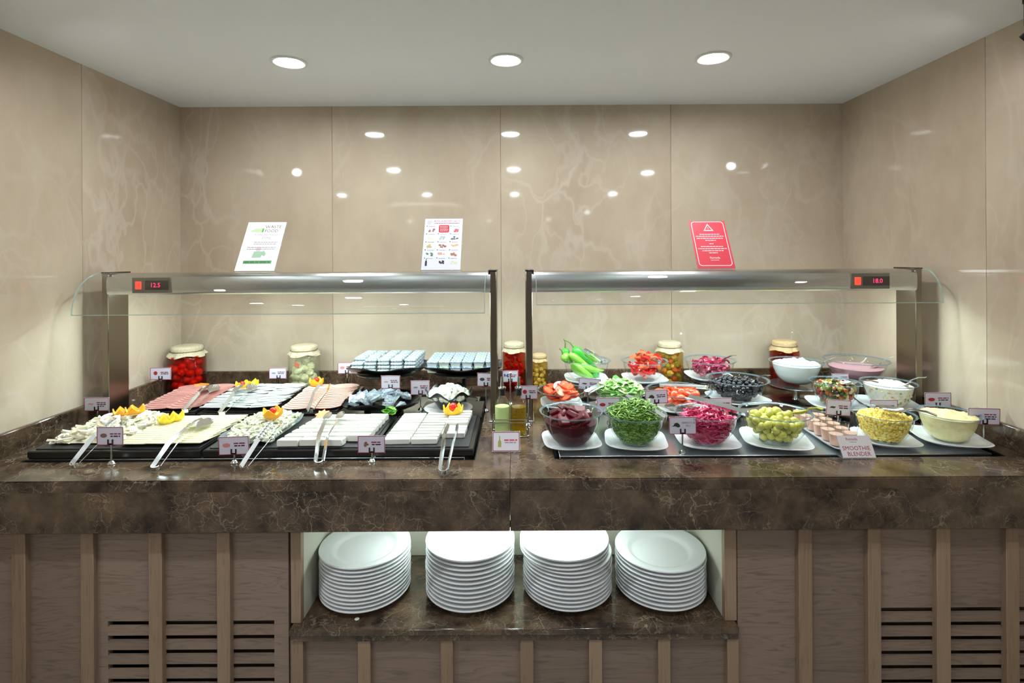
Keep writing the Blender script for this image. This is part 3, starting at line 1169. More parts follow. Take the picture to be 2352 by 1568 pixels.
ZT = 0.932
b = heap_core(-1.43, -1.225, 1.6, 1.862, ZT + 0.0028, 0.036)
b2 = strips(170, heap(-1.425, -1.225, 1.605, 1.855, ZT + 0.004, 0.04), 0.05, 0.011, 0.007, 0.35)
b2.v = [(x_, y_, max(z_, 0.9348)) for x_, y_, z_ in b2.v]
b.add(b2.v, b2.f)
tag(obj('string_cheese', b, M_STR, smooth=50), 'loose heap of braided white string cheese beside the yellow slices', 'cheese', kind='stuff')
# grated cheese on a crinkled dish
dl = thing('glass_dish', 'shallow crinkled glass dish under the grated cheese', 'dish', T(-0.832, 1.715, ZT + 0.0012))
mb = MB()
N_ = 40
prof = [(0.0, 0.001), (0.7, 0.002), (0.9, 0.007), (1.0, 0.013), (1.0, 0.0145), (0.88, 0.009), (0.68, 0.004), (0, 0.003)]
vs_ = []
for r_, z in prof:
    for k in range(N_):
        a = 2 * PI * k / N_
        n_ = 4.0
        q = (abs(math.cos(a)) ** n_ + abs(math.sin(a)) ** n_) ** (-1 / n_)
        wv = 1 + 0.02 * math.sin(9 * a) * (r_ > 0.8)
        vs_.append((r_ * q * wv * 0.094 * math.cos(a), r_ * q * wv * 0.15 * math.sin(a), z + 0.002 * math.sin(11 * a) * (r_ > 0.8)))
mb.add(vs_, [(i * N_ + k, i * N_ + (k + 1) % N_, (i + 1) * N_ + (k + 1) % N_, (i + 1) * N_ + k) for i in range(len(prof) - 1) for k in range(N_)])
obj('body', mb, glassy('dish_glass', (0.85, 0.9, 0.9, 1), 1.5, 0.25, srgb(190, 204, 208)), dl)
M_GRA = mat('grated_cheese', srgb(218, 220, 186), 0.5, isl=True, col2=srgb(242, 243, 226))
b = heap_core(-0.9, -0.765, 1.595, 1.84, ZT + 0.006, 0.04)
b2 = strips(520, heap(-0.905, -0.757, 1.588, 1.845, ZT + 0.008, 0.044), 0.032, 0.0055, 0.004, 0.3)
b2.v = [(x_, y_, max(z_, ZT + 0.0055)) for x_, y_, z_ in b2.v]
b.add(b2.v, b2.f)
tag(obj('grated_cheese', b, M_GRA, smooth=50), 'heap of grated white cheese on the crinkled glass dish', 'cheese', kind='stuff')
# soft white slabs
M_WCH = mat('white_cheese', srgb(224, 224, 216), 0.5, var=0.04, noise_s=60, col2=srgb(222, 222, 210), bump=0.15)
slab = MB().cbox(-0.032, 0.032, -0.019, 0.019, -0.010, 0.010, 0.002).mesh('cheese_block')
for c_ in range(4):
    for i in range(7):
        x = -0.692 + c_ * 0.066 + (0.006 * i * (1 - c_ * 0.25))
        y = 1.592 + i * 0.037 + random.uniform(-0.003, 0.003)
        if c_ == 3 and i == 0:
            continue
        lay('cheese_block', slab, M_WCH, gf(min(x, -0.478), y, 0.0095) @ RX(-8) @ RZ(random.uniform(-3, 3)), 'soft white cheese slab in the close rows beside the grated cheese', 'cheese slab', 'soft white cheese slabs')
tag(obj('lettuce_leaf', strips(16, lambda: (-0.452 + random.uniform(-0.012, 0.012), 1.855 + random.uniform(-0.012, 0.012), ZT + 0.02 + random.uniform(0, 0.01)), 0.04, 0.02, 0.001), mat('garnish_green', srgb(120, 190, 70), 0.5)), 'curly green lettuce leaf tucked behind the white cheese slabs', 'lettuce leaf')
# cheese sticks
stk = MB().cbox(-0.0395, 0.0395, -0.0105, 0.0105, -0.008, 0.008, 0.0015).mesh('cheese_stick')
stk2 = MB().cbox(-0.036, 0.036, -0.0105, 0.0105, -0.008, 0.008, 0.0015).mesh('cheese_stick')
for c_ in range(3):
    for i in range(10):
        if c_ == 2 and i in (0, 1):
            continue
        x = -0.370 + c_ * 0.0835 + 0.001 * i
        y = 1.60 + i * 0.0262
        if c_ == 2:
            x -= 0.004
        if y > 1.84:
            continue
        lay('cheese_stick', stk2 if c_ == 2 else stk, M_WCH, sf(x, y, 0.0078 + (0.008 if c_ == 2 and i > 4 else 0)) @ RZ(random.uniform(-4, 4)) @ RX(random.uniform(-10, 4)), 'smooth white cheese stick laid in rows on the square tray', 'cheese stick', 'white cheese sticks')

# ---------------------------------------------------------------- trays of the back row
hf_ = tray(-1.39, -1.172, 1.905, 2.225, ZS, 0.934, 0.950, 'black board under the pink ham slices')
wf_ = tray(-1.166, -0.884, 1.905, 2.225, ZS, 0.934, 0.950, 'black board under the thin white cheese slices')
mf_ = tray(-0.878, -0.652, 1.905, 2.225, ZS, 0.934, 0.950, 'black board under the pale mortadella slices')
M_HAM = mat('ham', srgb(206, 152, 144), 0.42, noise_s=25, col2=srgb(190, 130, 124), var=0.05)
hme = MB().prism(disc_poly(0.062, 0.05, 22, 0.03), -0.0012, 0.0012).mesh('ham_slice')
for c_ in range(2):
    for i in range(13):
        M = hf_(-1.335 + c_ * 0.098 + random.uniform(-0.004, 0.004), 1.955 + i * 0.0185, 0.008 + 0.0004 * i + 0.002 * c_) @ RX(-6) @ RZ(random.uniform(-8, 8))
        lay('ham_slice', hme, M_HAM, M, 'thin pink ham slice in the overlapping rows below the cherry tomato jar', 'ham slice', 'pink ham slices')
M_WSL = mat('white_slice', srgb(216, 220, 218), 0.45, var=0.08)
wme = MB().cbox(-0.046, 0.046, -0.036, 0.036, -0.0016, 0.0016, 0.0008).mesh('cheese_slice')
for c_ in range(3):
    for i in range(14):
        M = wf_(-1.115 + c_ * 0.09 + random.uniform(-0.004, 0.004), 1.945 + i * 0.0185, 0.010 + 0.0004 * i + 0.001 * c_) @ RX(-11) @ RZ(random.uniform(-11, 11)) @ RY(random.uniform(-3, 3))
        lay('cheese_slice', wme, M_WSL, M, 'thin bright white cheese slice in the ragged rows between ham and mortadella', 'cheese slice', 'thin white cheese slices')
M_MOR = mat('mortadella', srgb(236, 200, 186), 0.42, noise_s=70, col2=srgb(226, 184, 168), var=0.03)
mme = MB().prism(disc_poly(0.056, 0.045, 22, 0.02), -0.0014, 0.0014).mesh('mortadella_slice')
M_MRIM = mat('mortadella_rind', srgb(182, 116, 98), 0.5)
rim_ = MB()
pr = disc_poly(0.0565, 0.0455, 22, 0.02)
rim_.v = []
for k in range(22):
    q0, q1 = pr[k], pr[(k + 1) % 22]
    rim_.add([(q0[0], q0[1], -0.0013), (q1[0], q1[1], -0.0013), (q1[0], q1[1], 0.0006), (q0[0], q0[1], 0.0006), (q0[0] * 0.97, q0[1] * 0.97, 0.0006), (q1[0] * 0.97, q1[1] * 0.97, 0.0006), (q1[0] * 0.97, q1[1] * 0.97, -0.0013), (q0[0] * 0.97, q0[1] * 0.97, -0.0013)],
             [(0, 1, 2, 3), (3, 2, 5, 4), (7, 6, 1, 0), (4, 5, 6, 7)])
rim_me = rim_.mesh('rind')
for c_ in range(2):
    for i in range(13):
        M = mf_(-0.816 + c_ * 0.102 + random.uniform(-0.003, 0.003), 1.95 + i * 0.0188, 0.006 + 0.0004 * i + 0.002 * c_) @ RX(-5) @ RZ(random.uniform(-8, 8))
        o = lay('mortadella_slice', mme, M_MOR, M, 'pale pink mortadella slice with a brown rind', 'mortadella slice', 'mortadella slices')
        obj('rind', rim_me, M_MRIM, o)

# black wavy platter with foil portions
def wavy(name, label, cat, x, y, z, hw, hd, up, M_, waves=6, amp=0.006, thick=0.004, n_=5.0):
    mb = MB()
    N2 = 60
    prof = [(0.0, 0.0), (0.75, 0.0), (0.9, up * 0.45), (1.0, up), (1.0, up + thick), (0.88, up * 0.5 + thick), (0.73, thick), (0, thick)]
    vs_ = []
    for r_, zz in prof:
        for k in range(N2):
            a = 2 * PI * k / N2
            q = (abs(math.cos(a)) ** n_ + abs(math.sin(a)) ** n_) ** (-1 / n_)
            wv = amp * math.sin(waves * a) * max(0, (r_ - 0.72) / 0.28)
            vs_.append((r_ * q * hw * math.cos(a), r_ * q * hd * math.sin(a), zz + wv))
    mb.add(vs_, [(i * N2 + k, i * N2 + (k + 1) % N2, (i + 1) * N2 + (k + 1) % N2, (i + 1) * N2 + k) for i in range(len(prof) - 1) for k in range(N2)])
    return mb


pt = thing('wavy_platter', 'black wavy platter heaped with silver foil cheese portions', 'platter', T(-0.515, 2.015, ZS))
obj('body', wavy('', '', '', 0, 0, 0, 0.138, 0.112, 0.02, M_BLACK), M_BLACK, pt, T(0, 0, 0.028))
obj('foot', MB().lathe([(0, 0), (0.07, 0), (0.074, 0.004), (0.07, 0.029), (0, 0.029)], 28), M_BLACK, pt)
M_FOIL = mat('foil', srgb(214, 222, 226), 0.3, 0.3, noise_s=90, col2=srgb(160, 174, 186), var=0.1, nfac=(0.42, 0.56))
tri_me = []
for k in range(3):
    mb = MB().prism([(0, -0.022 + 0.003 * k), (0.036, 0.0), (0, 0.022), (-0.004, 0.012), (-0.004, -0.012)], -0.006, 0.006)
    tri_me.append(mb.mesh('foil_portion'))
rr = random.Random(12)
for i in range(46):
    u, w = rr.uniform(-1, 1), rr.uniform(-1, 1)
    lvl = max(0, 1 - 0.6 * u * u - 0.5 * w * w)
    z = ZS + 0.040 + rr.uniform(0.25, 1.0) * lvl * 0.036
    M = T(-0.52 + u * 0.098, 2.005 + w * 0.068, z + 0.003) @ RZ(rr.uniform(0, 360)) @ RX(rr.uniform(-45, 45)) @ RY(rr.uniform(-35, 35))
    lay('foil_portion', tri_me[i % 3], M_FOIL, M, 'small triangular cheese portion in silver foil on the wavy platter', 'cheese portion', 'foil cheese portions')

# black low tray end behind the curd bowl
tag(obj('black_stand', MB().cbox(-0.37, -0.132, 1.90, 2.10, ZS, ZS + 0.016, 0.004), M_BLACK), 'flat black base board under the curd bowl and its plate', 'board')


# ---------------------------------------------------------------- pedestal stands with portion packs
def wavy_stand(x, y, ztop, label, hw, hd):
    t = thing('pedestal_stand', label, 'stand', T(x, y, ZS))
    h = ztop - ZS
    obj('tray', wavy('', '', '', 0, 0, 0, hw, hd, 0.02, M_BLACK, 5, 0.006), M_BLACK, t, T(0, 0, h - 0.004))
    obj('glass_plate', MB().lathe([(0, h - 0.026), (hw * 0.62, h - 0.024), (hw * 0.85, h - 0.012), (hw * 0.86, h - 0.009), (hw * 0.62, h - 0.012), (0, h - 0.006)], 36), mat('smoked_plate', srgb(40, 42, 38), 0.1, coat=0.5), t)
    obj('stem', MB().lathe([(0.012, 0.01), (0.009, 0.03), (0.009, h - 0.03), (0.016, h - 0.02)], 16), M_BLACK, t)
    obj('base', MB().lathe([(0, 0), (0.055, 0), (0.056, 0.004), (0.03, 0.008), (0.012, 0.012), (0, 0.012)], 28), M_BLACK, t)
    return t


ps1 = atY(893, 850, 2.17)
wavy_stand(ps1.x, 2.17, 1.036, 'black pedestal stand stacked with flat foil butter packs', 0.155, 0.115)
M_PACK = mat('butter_pack', srgb(196, 208, 212), 0.3, 0.15, noise_s=120, col2=srgb(132, 150, 156), var=0.12, nfac=(0.45, 0.6))
pk = MB().cbox(-0.0238, 0.0238, -0.0158, 0.0158, -0.0064, 0.0064, 0.0042).mesh('butter_pack')
for lv in range(4):
    for r_ in range(6):
        for c_ in range(5):
            if lv < 3 and 0 < r_ and 0 < c_ < 4:
                continue
            if lv == 3 and r_ == 0 and c_ in (0,):
                continue
            M = T(ps1.x - 0.108 + c_ * 0.0525 + random.uniform(-0.002, 0.002) + 0.001 * r_, 2.098 + r_ * 0.034 + lv * 0.004, 1.0435 + lv * 0.0132) @ RZ(random.uniform(-4, 4)) @ RX(random.uniform(-4, 4))
            lay('butter_pack', pk, M_PACK, M, 'flat silver foil butter pack stacked on the black pedestal stand', 'butter pack', 'foil butter packs')
ps2 = atY(1066, 850, 2.17)
wavy_stand(ps2.x, 2.17, 1.036, 'black pedestal stand stacked with white jam cups with blue printed lids', 0.155, 0.115)
cup = MB()
cup.add([(-0.0165, -0.0165, 0), (0.0165, -0.0165, 0), (0.0165, 0.0165, 0), (-0.0165, 0.0165, 0), (-0.0205, -0.0205, 0.02), (0.0205, -0.0205, 0.02), (0.0205, 0.0205, 0.02), (-0.0205, 0.0205, 0.02)],
        [(3, 2, 1, 0), (0, 1, 5, 4), (1, 2, 6, 5), (2, 3, 7, 6), (3, 0, 4, 7), (4, 5, 6, 7)])
cup_me = cup.mesh('jam_cup', 0)
lid_me = MB().cbox(-0.022, 0.022, -0.022, 0.022, 0.0195, 0.0212, 0.0005).mesh('lid')
M_CUP = mat('cup_white', srgb(222, 228, 226), 0.35)
M_LIDB = mat('lid_blue', srgb(92, 140, 196), 0.3, noise_s=110, col2=srgb(208, 220, 222), var=0.1, nfac=(0.48, 0.54))
M_LIDG = mat('lid_green', srgb(96, 150, 90), 0.3, noise_s=110, col2=srgb(204, 216, 218), var=0.1, nfac=(0.46, 0.52))
for lv in range(2):
    for r_ in range(5):
        for c_ in range(6):
            if lv == 0 and r_ > 0 and 0 < c_ < 5:
                continue
            M = T(ps2.x - 0.118 + c_ * 0.0465, 2.10 + r_ * 0.043, 1.0365 + lv * 0.0212) @ RZ(random.uniform(-6, 6))
            o = lay('jam_cup', cup_me, M_CUP, M, 'small white jam cup with a printed lid on the black pedestal stand', 'jam cup', 'jam cups')
            obj('lid', lid_me, (M_LIDB if (c_ + r_) % 3 else M_LIDG), o)
            if True:
                o.children[0].material_slots[0].link = 'OBJECT'
                o.children[0].material_slots[0].material = M_LIDB if random.random() < 0.62 else M_LIDG

# curd bowl
cb = atY(1032, 930, 2.0)
pl_ = tag(obj('white_plate', MB().lathe([(0, 0.002), (0.05, 0.002), (0.053, 0), (0.056, 0.002), (0.09, 0.009), (0.0905, 0.011), (0.088, 0.0115), (0.055, 0.0055), (0, 0.005)], 44), M_CER, M=T(cb.x, 1.975, ZS + 0.016)), 'round white plate under the black wavy curd bowl', 'plate')
wb = thing('wavy_bowl', 'deep black bowl with a wavy rim full of white curd balls', 'bowl', T(cb.x, 1.99, ZS + 0.021))
mb = MB()
N2 = 56
prof = [(0.0, 0.0), (0.036, 0.0), (0.05, 0.02), (0.07, 0.045), (0.088, 0.062), (0.0885, 0.064), (0.086, 0.065), (0.066, 0.047), (0.045, 0.022), (0.03, 0.004), (0, 0.004)]
vs_ = [(r_ * math.cos(2 * PI * k / N2), r_ * math.sin(2 * PI * k / N2), z + 0.012 * math.sin(6 * 2 * PI * k / N2 + 0.6) * max(0, (r_ - 0.055) / 0.033)) for r_, z in prof for k in range(N2)]
mb.add(vs_, [(i * N2 + k, i * N2 + (k + 1) % N2, (i + 1) * N2 + (k + 1) % N2, (i + 1) * N2 + k) for i in range(len(prof) - 1) for k in range(N2)])
obj('body', mb, M_BLACK, wb)
M_CURD = mat('curd', srgb(244, 246, 232), 0.5, noise_s=80, col2=srgb(234, 238, 218), bump=0.3)
cme = [chunk(0.0115, k, amp=0.35).mesh('curd_ball') for k in range(5)]
rr = random.Random(3)
pts = []
for _ in range(900):
    a, r_ = rr.uniform(0, 2 * PI), 0.074 * math.sqrt(rr.random())
    z = 0.05 + 0.03 * (1 - (r_ / 0.074) ** 2) * rr.uniform(0.4, 1.1)
    q = Vector((r_ * math.cos(a), r_ * math.sin(a), z))
    if all((q - w).length > 0.0145 for w in pts):
        pts.append(q)
for i, q in enumerate(pts):
    lay('curd_ball', cme[i % 5], M_CURD, T(cb.x + q.x, 1.99 + q.y, ZS + 0.021 + q.z) @ RZ(rr.uniform(0, 360)) @ RX(rr.uniform(0, 360)), 'small white curd cheese ball in the black wavy bowl', 'curd ball', 'curd cheese balls')

# ---------------------------------------------------------------- carved fruit garnishes
M_ORANGE = mat('orange_flesh', srgb(250, 196, 50), 0.35, noise_s=60, col2=srgb(252, 218, 100))
M_PEEL = mat('orange_peel', srgb(248, 172, 24), 0.4)
M_LEMON = mat('lemon_flesh', srgb(240, 218, 90), 0.35, noise_s=60, col2=srgb(248, 234, 130), sss=0.1)
M_LPEEL = mat('lemon_peel', srgb(236, 206, 40), 0.4)
M_TOM = mat('tomato', srgb(214, 44, 26), 0.22, coat=0.4, sss=0.05, var=0.08)


def crown(r, h, n, flesh, peel, p, label, group=None, tom=None, half=False):
    t = thing('carved_fruit', label, 'fruit garnish', T(*p), group)
    N2 = n * 10
    def hm(k):
        u = (k % 10) / 10
        return h * (0.48 + 0.52 * abs(1 - 2 * u) ** 1.15)
    def shell(f, lo):
        vs_ = []
        for i in range(8):
            t_ = lo + (1 - lo) * i / 7
            for k in range(N2):
                a = 2 * PI * k / N2
                z = hm(k) * t_
                rad = r * f * min(1.0, 0.55 + 0.5 * math.sin(min(1.0, z / (h * 0.55)) * PI / 2)) * (1 + 0.10 * max(0.0, z / h - 0.6))
                vs_.append((rad * math.cos(a), rad * math.sin(a), z))
        return vs_
    ov, iv = shell(1.0, 0.0), shell(0.87, 0.42)
    q8 = lambda o_: [(o_ + i * N2 + k, o_ + i * N2 + (k + 1) % N2, o_ + (i + 1) * N2 + (k + 1) % N2, o_ + (i + 1) * N2 + k) for i in range(7) for k in range(N2)]
    P_ = MB().add(ov, q8(0) + [tuple(range(N2 - 1, -1, -1))])
    P_.add(ov[-N2:] + iv[-N2:], [(k, (k + 1) % N2, N2 + (k + 1) % N2, N2 + k) for k in range(N2)])
    obj('peel', P_, peel, t, smooth=70)
    obj('flesh', MB().add(iv, q8(0) + [tuple(range(N2))]), flesh, t, smooth=70)
    if tom:
        o = tag(obj('cherry_tomato', MB().sphere(r=tom, seg=16, rings=10), M_TOM, M=T(p[0], p[1], p[2] + h * 0.42 + tom * 0.85)), 'small red tomato ball set in the ' + label, 'tomato')
    return t


def spot(px, py, Z):
    q = atZ(px, py, Z)
    return (q.x, q.y, Z)


YO = mat('orange_rind_yellow', srgb(250, 196, 30), 0.4)
crown(0.034, 0.036, 6, M_ORANGE, YO, spot(1041, 953, ZT + 0.016), 'carved orange cup on the cheese sticks', tom=0.015)
q = spot(627, 960, ZT + 0.048)
crown(0.030, 0.034, 4, M_ORANGE, M_PEEL, q, 'carved orange cup behind the grated cheese', tom=0.011)
crown(0.028, 0.032, 5, M_ORANGE, M_PEEL, spot(283, 957, ZT + 0.031), 'carved orange cup at the back wall side of the string cheese')
crown(0.028, 0.032, 5, M_ORANGE, M_PEEL, spot(311, 953, ZT + 0.031), 'carved orange cup next to the pink ham')
crown(0.026, 0.030, 5, M_LEMON, M_LPEEL, spot(383, 972, ZT + 0.013), 'carved lemon cup standing low on the yellow cheese slices')
crown(0.024, 0.030, 5, M_LEMON, M_LPEEL, spot(405, 966, ZT + 0.014), 'carved lemon cup standing high on the yellow cheese slices')
crown(0.026, 0.032, 4, M_ORANGE, M_PEEL, spot(557, 893, 0.962), 'carved orange cup behind the thin white cheese slices', tom=0.010)
crown(0.024, 0.030, 4, M_ORANGE, YO, spot(580, 888, 0.962), 'yellow carved orange cup behind the thin white cheese slices')
crown(0.028, 0.034, 4, M_ORANGE, M_PEEL, spot(727, 886, 0.962), 'carved orange cup behind the mortadella', tom=0.012)
star = []
for k in range(16):
    r_ = 0.026 if k % 2 == 0 else 0.017
    star.append((r_ * math.cos(k * PI / 8), r_ * math.sin(k * PI / 8)))
qq = spot(741, 954, ZT + 0.022)
tag(obj('carrot_flower', MB().prism(star, 0, 0.006), mat('carrot', srgb(240, 140, 84), 0.5), M=T(*qq) @ RX(25)), 'flat orange carrot flower behind the white cheese slabs', 'carrot garnish')
qq = spot(462, 884, 0.962)
tag(obj('carrot_fan', chunk(0.022, 5, 14, 8, 0.35, (1.3, 0.9, 0.3)), mat('carrot_fan', srgb(240, 160, 60), 0.5, noise_s=80, col2=srgb(220, 120, 40)), M=T(*qq)), 'orange carrot fan behind the ham below the tomato jar', 'carrot garnish')

# ================================================================ jars along the back
M_CLOTH = mat('cap_cloth', srgb(202, 192, 164), 0.85, noise_s=200, col2=srgb(182, 170, 140), bump=0.4)
M_CLOTHB = mat('cap_cloth_tan', srgb(206, 178, 134), 0.85, noise_s=200, col2=srgb(186, 158, 116), bump=0.4)
M_TWINE = mat('twine', srgb(120, 100, 70), 0.9)


def jar(px, R, h, Y, label, brine_t, cloth=None, zfill=0.93):
    p = atY(px, 880, Y)
    t = thing('preserving_jar', label, 'jar', T(p.x, Y, ZC))
    hb = h * 0.86
    obj('glass', MB().lathe([(0, 0.002), (R * 0.9, 0.0), (R, 0.008), (R, hb * 0.86), (R * 0.9, hb * 0.95), (R * 0.76, hb), (R * 0.76, h * 0.97)], 36), M_GLASS, t)
    cl = obj('cloth_cap', MB(), None, t) if False else None
    mb = MB()
    N2 = 64
    rings = [(0.0, h), (R * 0.6, h + 0.001), (R * 0.80, h - 0.003), (R * 0.84, h - 0.012), (R * 0.81, hb + (h - hb) * 0.28), (R * 0.83, hb + (h - hb) * 0.18), (R * 0.93, hb - h * 0.012), (R * 1.0, hb - h * 0.045)]
    vs_ = []
    for i, (r_, z) in enumerate(rings):
        k_ = max(0, i - 4) / 3
        for k in range(N2):
            a = 2 * PI * k / N2
            wv = k_ * (0.05 * math.sin(9 * a + px) + 0.03 * math.sin(15 * a))
            zz = -k_ * R * 0.13 * (0.5 + 0.5 * math.cos(4 * a + 0.8))
            vs_.append((r_ * (1 + wv) * math.cos(a), r_ * (1 + wv) * math.sin(a), z + zz))
    mb.add(vs_, [(i * N2 + k, i * N2 + (k + 1) % N2, (i + 1) * N2 + (k + 1) % N2, (i + 1) * N2 + k) for i in range(len(rings) - 1) for k in range(N2)])
    c = obj('cloth_cap', mb, cloth or M_CLOTH, t, smooth=60)
    zt = hb + (h - hb) * 0.24
    obj('twine', MB().tube([(R * 0.845 * math.cos(a * PI / 12), R * 0.845 * math.sin(a * PI / 12), zt) for a in range(25)], 0.0016, 6), M_TWINE, c)
    if brine_t:
        obj('brine', MB().lathe([(0, 0.004), (R * 0.93, 0.006), (R * 0.965, 0.012), (R * 0.965, hb * zfill), (0, hb * zfill)], 32), brine_t, t)
    return (p.x, Y, R * 0.95, hb * zfill)


def fill_jar(J, d, meshes, mats_, name, label, cat, group, n=70, seed=1, tight=0.82):
    x, y, R, h = J
    R = R / 0.95
    r = random.Random(seed)
    rmax = max(math.sqrt(sum(c * c for c in v.co)) for me in meshes for v in me.vertices)
    d = 1.9 * rmax
    pts = []
    for _ in range(20000):
        if len(pts) >= n:
            break
        a = r.uniform(PI * 0.95, PI * 2.05)
        z = r.uniform(0.006 + rmax, h - rmax * 0.6)
        lim = (R if z + rmax < h * 0.80 else R * 0.86) - rmax - 0.002
        rad = max(0.0, lim) * math.sqrt(r.uniform(0.2, 1.0))
        q = Vector((rad * math.cos(a), rad * math.sin(a), z))
        if all((q - w).length > d * tight for w in pts):
            pts.append(q)
    for i, q in enumerate(pts):
        k = r.randrange(len(meshes))
        o = obj(name, meshes[k], None, M=T(x + q.x, y + q.y, ZC + q.z) @ RZ(r.uniform(0, 360)) @ RX(r.uniform(0, 360)))
        if len(o.data.materials) == 0:
            o.data.materials.append(mats_[k % len(mats_)])
        tag(o, label, cat, group)


M_BRR = glassy('red_brine', (0.86, 0.34, 0.2, 1), 1.2, 0.12, srgb(150, 20, 10))
M_BRW = glassy('pale_brine', (0.95, 0.95, 0.86, 1), 1.2, 0.2, srgb(216, 214, 180))
M_BRO = glassy('amber_brine', (0.93, 0.8, 0.5, 1), 1.2, 0.15, srgb(200, 150, 60))
J1 = jar(430, 0.0765, 0.207, 2.345, 'large cloth capped jar packed with red cherry tomatoes', M_BRR)
M_TOMJ = mat('jar_tomato', srgb(206, 26, 14), 0.3, var=0.15)
fill_jar(J1, 0.034, [MB().sphere(r=0.0168, seg=14, rings=9).mesh('cherry_tomato')], [M_TOMJ], 'cherry_tomato', 'red cherry tomato inside the large cloth capped jar', 'tomato', 'cherry tomatoes in the jar', 80, 2)
J2 = jar(699, 0.067, 0.207, 2.345, 'tall cloth capped jar of pale pickled cabbage with one red pepper piece', M_BRW)
M_CAB = mat('pickled_cabbage', srgb(226, 222, 192), 0.5, noise_s=50, col2=srgb(206, 204, 160), var=0.06)
fill_jar(J2, 0.04, [chunk(0.0165, 40 + k, 10, 8, 0.5).mesh('cabbage_piece') for k in range(3)], [M_CAB], 'cabbage_piece', 'pale pickled cabbage piece inside the tall cloth capped jar', 'pickle', 'cabbage pieces in the jar', 44, 3, 0.57)
M_RPEP = mat('red_pepper', srgb(208, 60, 34), 0.35)
qj = atY(681, 838, 2.2835)
tag(obj('pepper_piece', MB().cbox(-0.014, 0.014, -0.003, 0.003, -0.011, 0.011, 0.003), M_RPEP, M=T(qj.x, 2.2865, qj.z) @ RZ(-18) @ RY(20)), 'square red pepper piece showing in the cabbage jar', 'pepper piece')
J3 = jar(1181, 0.053, 0.212, 2.36, 'cloth capped jar of bright red peppers seen between the two inner posts', M_BRR)
M_PEPJ = mat('jar_pepper', srgb(190, 22, 22), 0.3, var=0.2)
fill_jar(J3, 0.036, [chunk(0.0135, 60 + k, 9, 7, 0.6, (1.2, 0.7, 1)).mesh('pepper_piece') for k in range(3)], [M_PEPJ], 'pepper_piece', 'bright red pepper piece inside the jar between the posts', 'pepper piece', 'red peppers in the jar', 44, 4, 0.62)
J4 = jar(1239, 0.0385, 0.158, 2.36, 'small cloth capped jar of yellow pickles beside the inner post', M_BRO, M_CLOTHB)
M_YPK = mat('yellow_pickle', srgb(214, 196, 120), 0.4, var=0.1)
fill_jar(J4, 0.028, [chunk(0.0098, 70 + k, 9, 7, 0.5).mesh('yellow_pickle') for k in range(3)], [M_YPK], 'yellow_pickle', 'pale yellow pickle inside the small jar', 'pickle', 'yellow pickles in the small jar', 44, 5, 0.74)
J5 = jar(1538, 0.061, 0.21, 2.36, 'cloth capped jar of mixed orange, green and red pickles', M_BRO)
mixm = [mat('mix_orange', srgb(226, 136, 30), 0.4, var=0.1), mat('mix_green', srgb(140, 150, 50), 0.4, var=0.1), mat('mix_red', srgb(190, 60, 34), 0.4, var=0.1), mat('mix_pale', srgb(226, 204, 140), 0.4, var=0.1)]
mixmesh = []
for k in range(4):
    me = chunk(0.0128, 80 + k, 9, 7, 0.45).mesh('mixed_pickle')
    me.materials.append(mixm[k])
    mixmesh.append(me)
fill_jar(J5, 0.03, mixmesh, mixm, 'mixed_pickle', 'coloured pickle piece inside the jar of mixed pickles', 'pickle', 'mixed pickles in the jar', 54, 6, 0.64)
J6 = jar(1802, 0.062, 0.212, 2.36, 'jar of dark red pickles with a tan cloth cap behind the white yogurt bowl', M_BRR, M_CLOTHB)
M_DRK = mat('dark_pickle', srgb(110, 14, 22), 0.4, var=0.1)
fill_jar(J6, 0.034, [chunk(0.0145, 90 + k, 9, 7, 0.4).mesh('dark_pickle') for k in range(2)], [M_DRK], 'dark_pickle', 'dark red pickle inside the tan capped jar', 'pickle', 'dark pickles in the jar', 40, 8, 0.73)

# ================================================================ oil bottles in their caddy
cd = thing('bottle_caddy', 'chrome wire caddy holding the lemon and oil bottles', 'caddy', T(-0.027, 1.765, ZC))
wr = 0.0016
rail = lambda z: [(x, y, z) for x, y in ((-0.058, -0.032), (0.058, -0.032), (0.058, 0.032), (-0.058, 0.032), (-0.058, -0.032))]
for z in (0.002, 0.048, 0.058):
    obj('wire_ring', MB().tube(rail(z), wr, 6), M_CHROME, cd)
obj('base_plate', MB().cbox(-0.056, 0.056, -0.03, 0.03, 0.001, 0.003, 0.0005), M_CHROME, cd)
for x in (-0.058, 0.058):
    for y in (-0.032, 0.032):
        obj('upright', MB().tube([(x, y, 0.0), (x, y, 0.058)], wr, 6), M_CHROME, cd)
        obj('ball_foot', MB().sphere((x, y, 0.004), 0.004, 8, 6), M_CHROME, cd)
obj('handle', MB().tube([(0, 0, 0.002), (0, 0, 0.2)], 0.0022, 8).sphere((0, 0, 0.204), 0.006, 10, 8), M_CHROME, cd)


def bottle(x, label, liquid, lname, zl):
    t = thing('oil_bottle', label, 'bottle', T(x, 1.765, ZC + 0.003))
    R = 0.0255
    obj('glass', MB().lathe([(0, 0.002), (R * 0.92, 0), (R, 0.004), (R, 0.095), (R * 0.85, 0.109), (R * 0.5, 0.122), (R * 0.42, 0.13), (R * 0.42, 0.145)], 30), M_GLASS, t)
    obj(lname, MB().lathe([(0, 0.004), (R * 0.9, 0.004), (R * 0.94, 0.008), (R * 0.94, zl), (0, zl)], 28), liquid, t)
    s_ = obj('stopper', MB().lathe([(0, 0.128), (0.0095, 0.128), (0.0095, 0.146), (0.012, 0.147), (0.012, 0.151), (0, 0.153)], 18), mat('stopper_black', srgb(22, 22, 22), 0.5), t)
    obj('pourer', MB().lathe([(0, 0.151), (0.0135, 0.151), (0.0135, 0.155), (0.006, 0.158), (0.0045, 0.19), (0.003, 0.19), (0.003, 0.158)], 16), M_CHROME, s_)
    return t


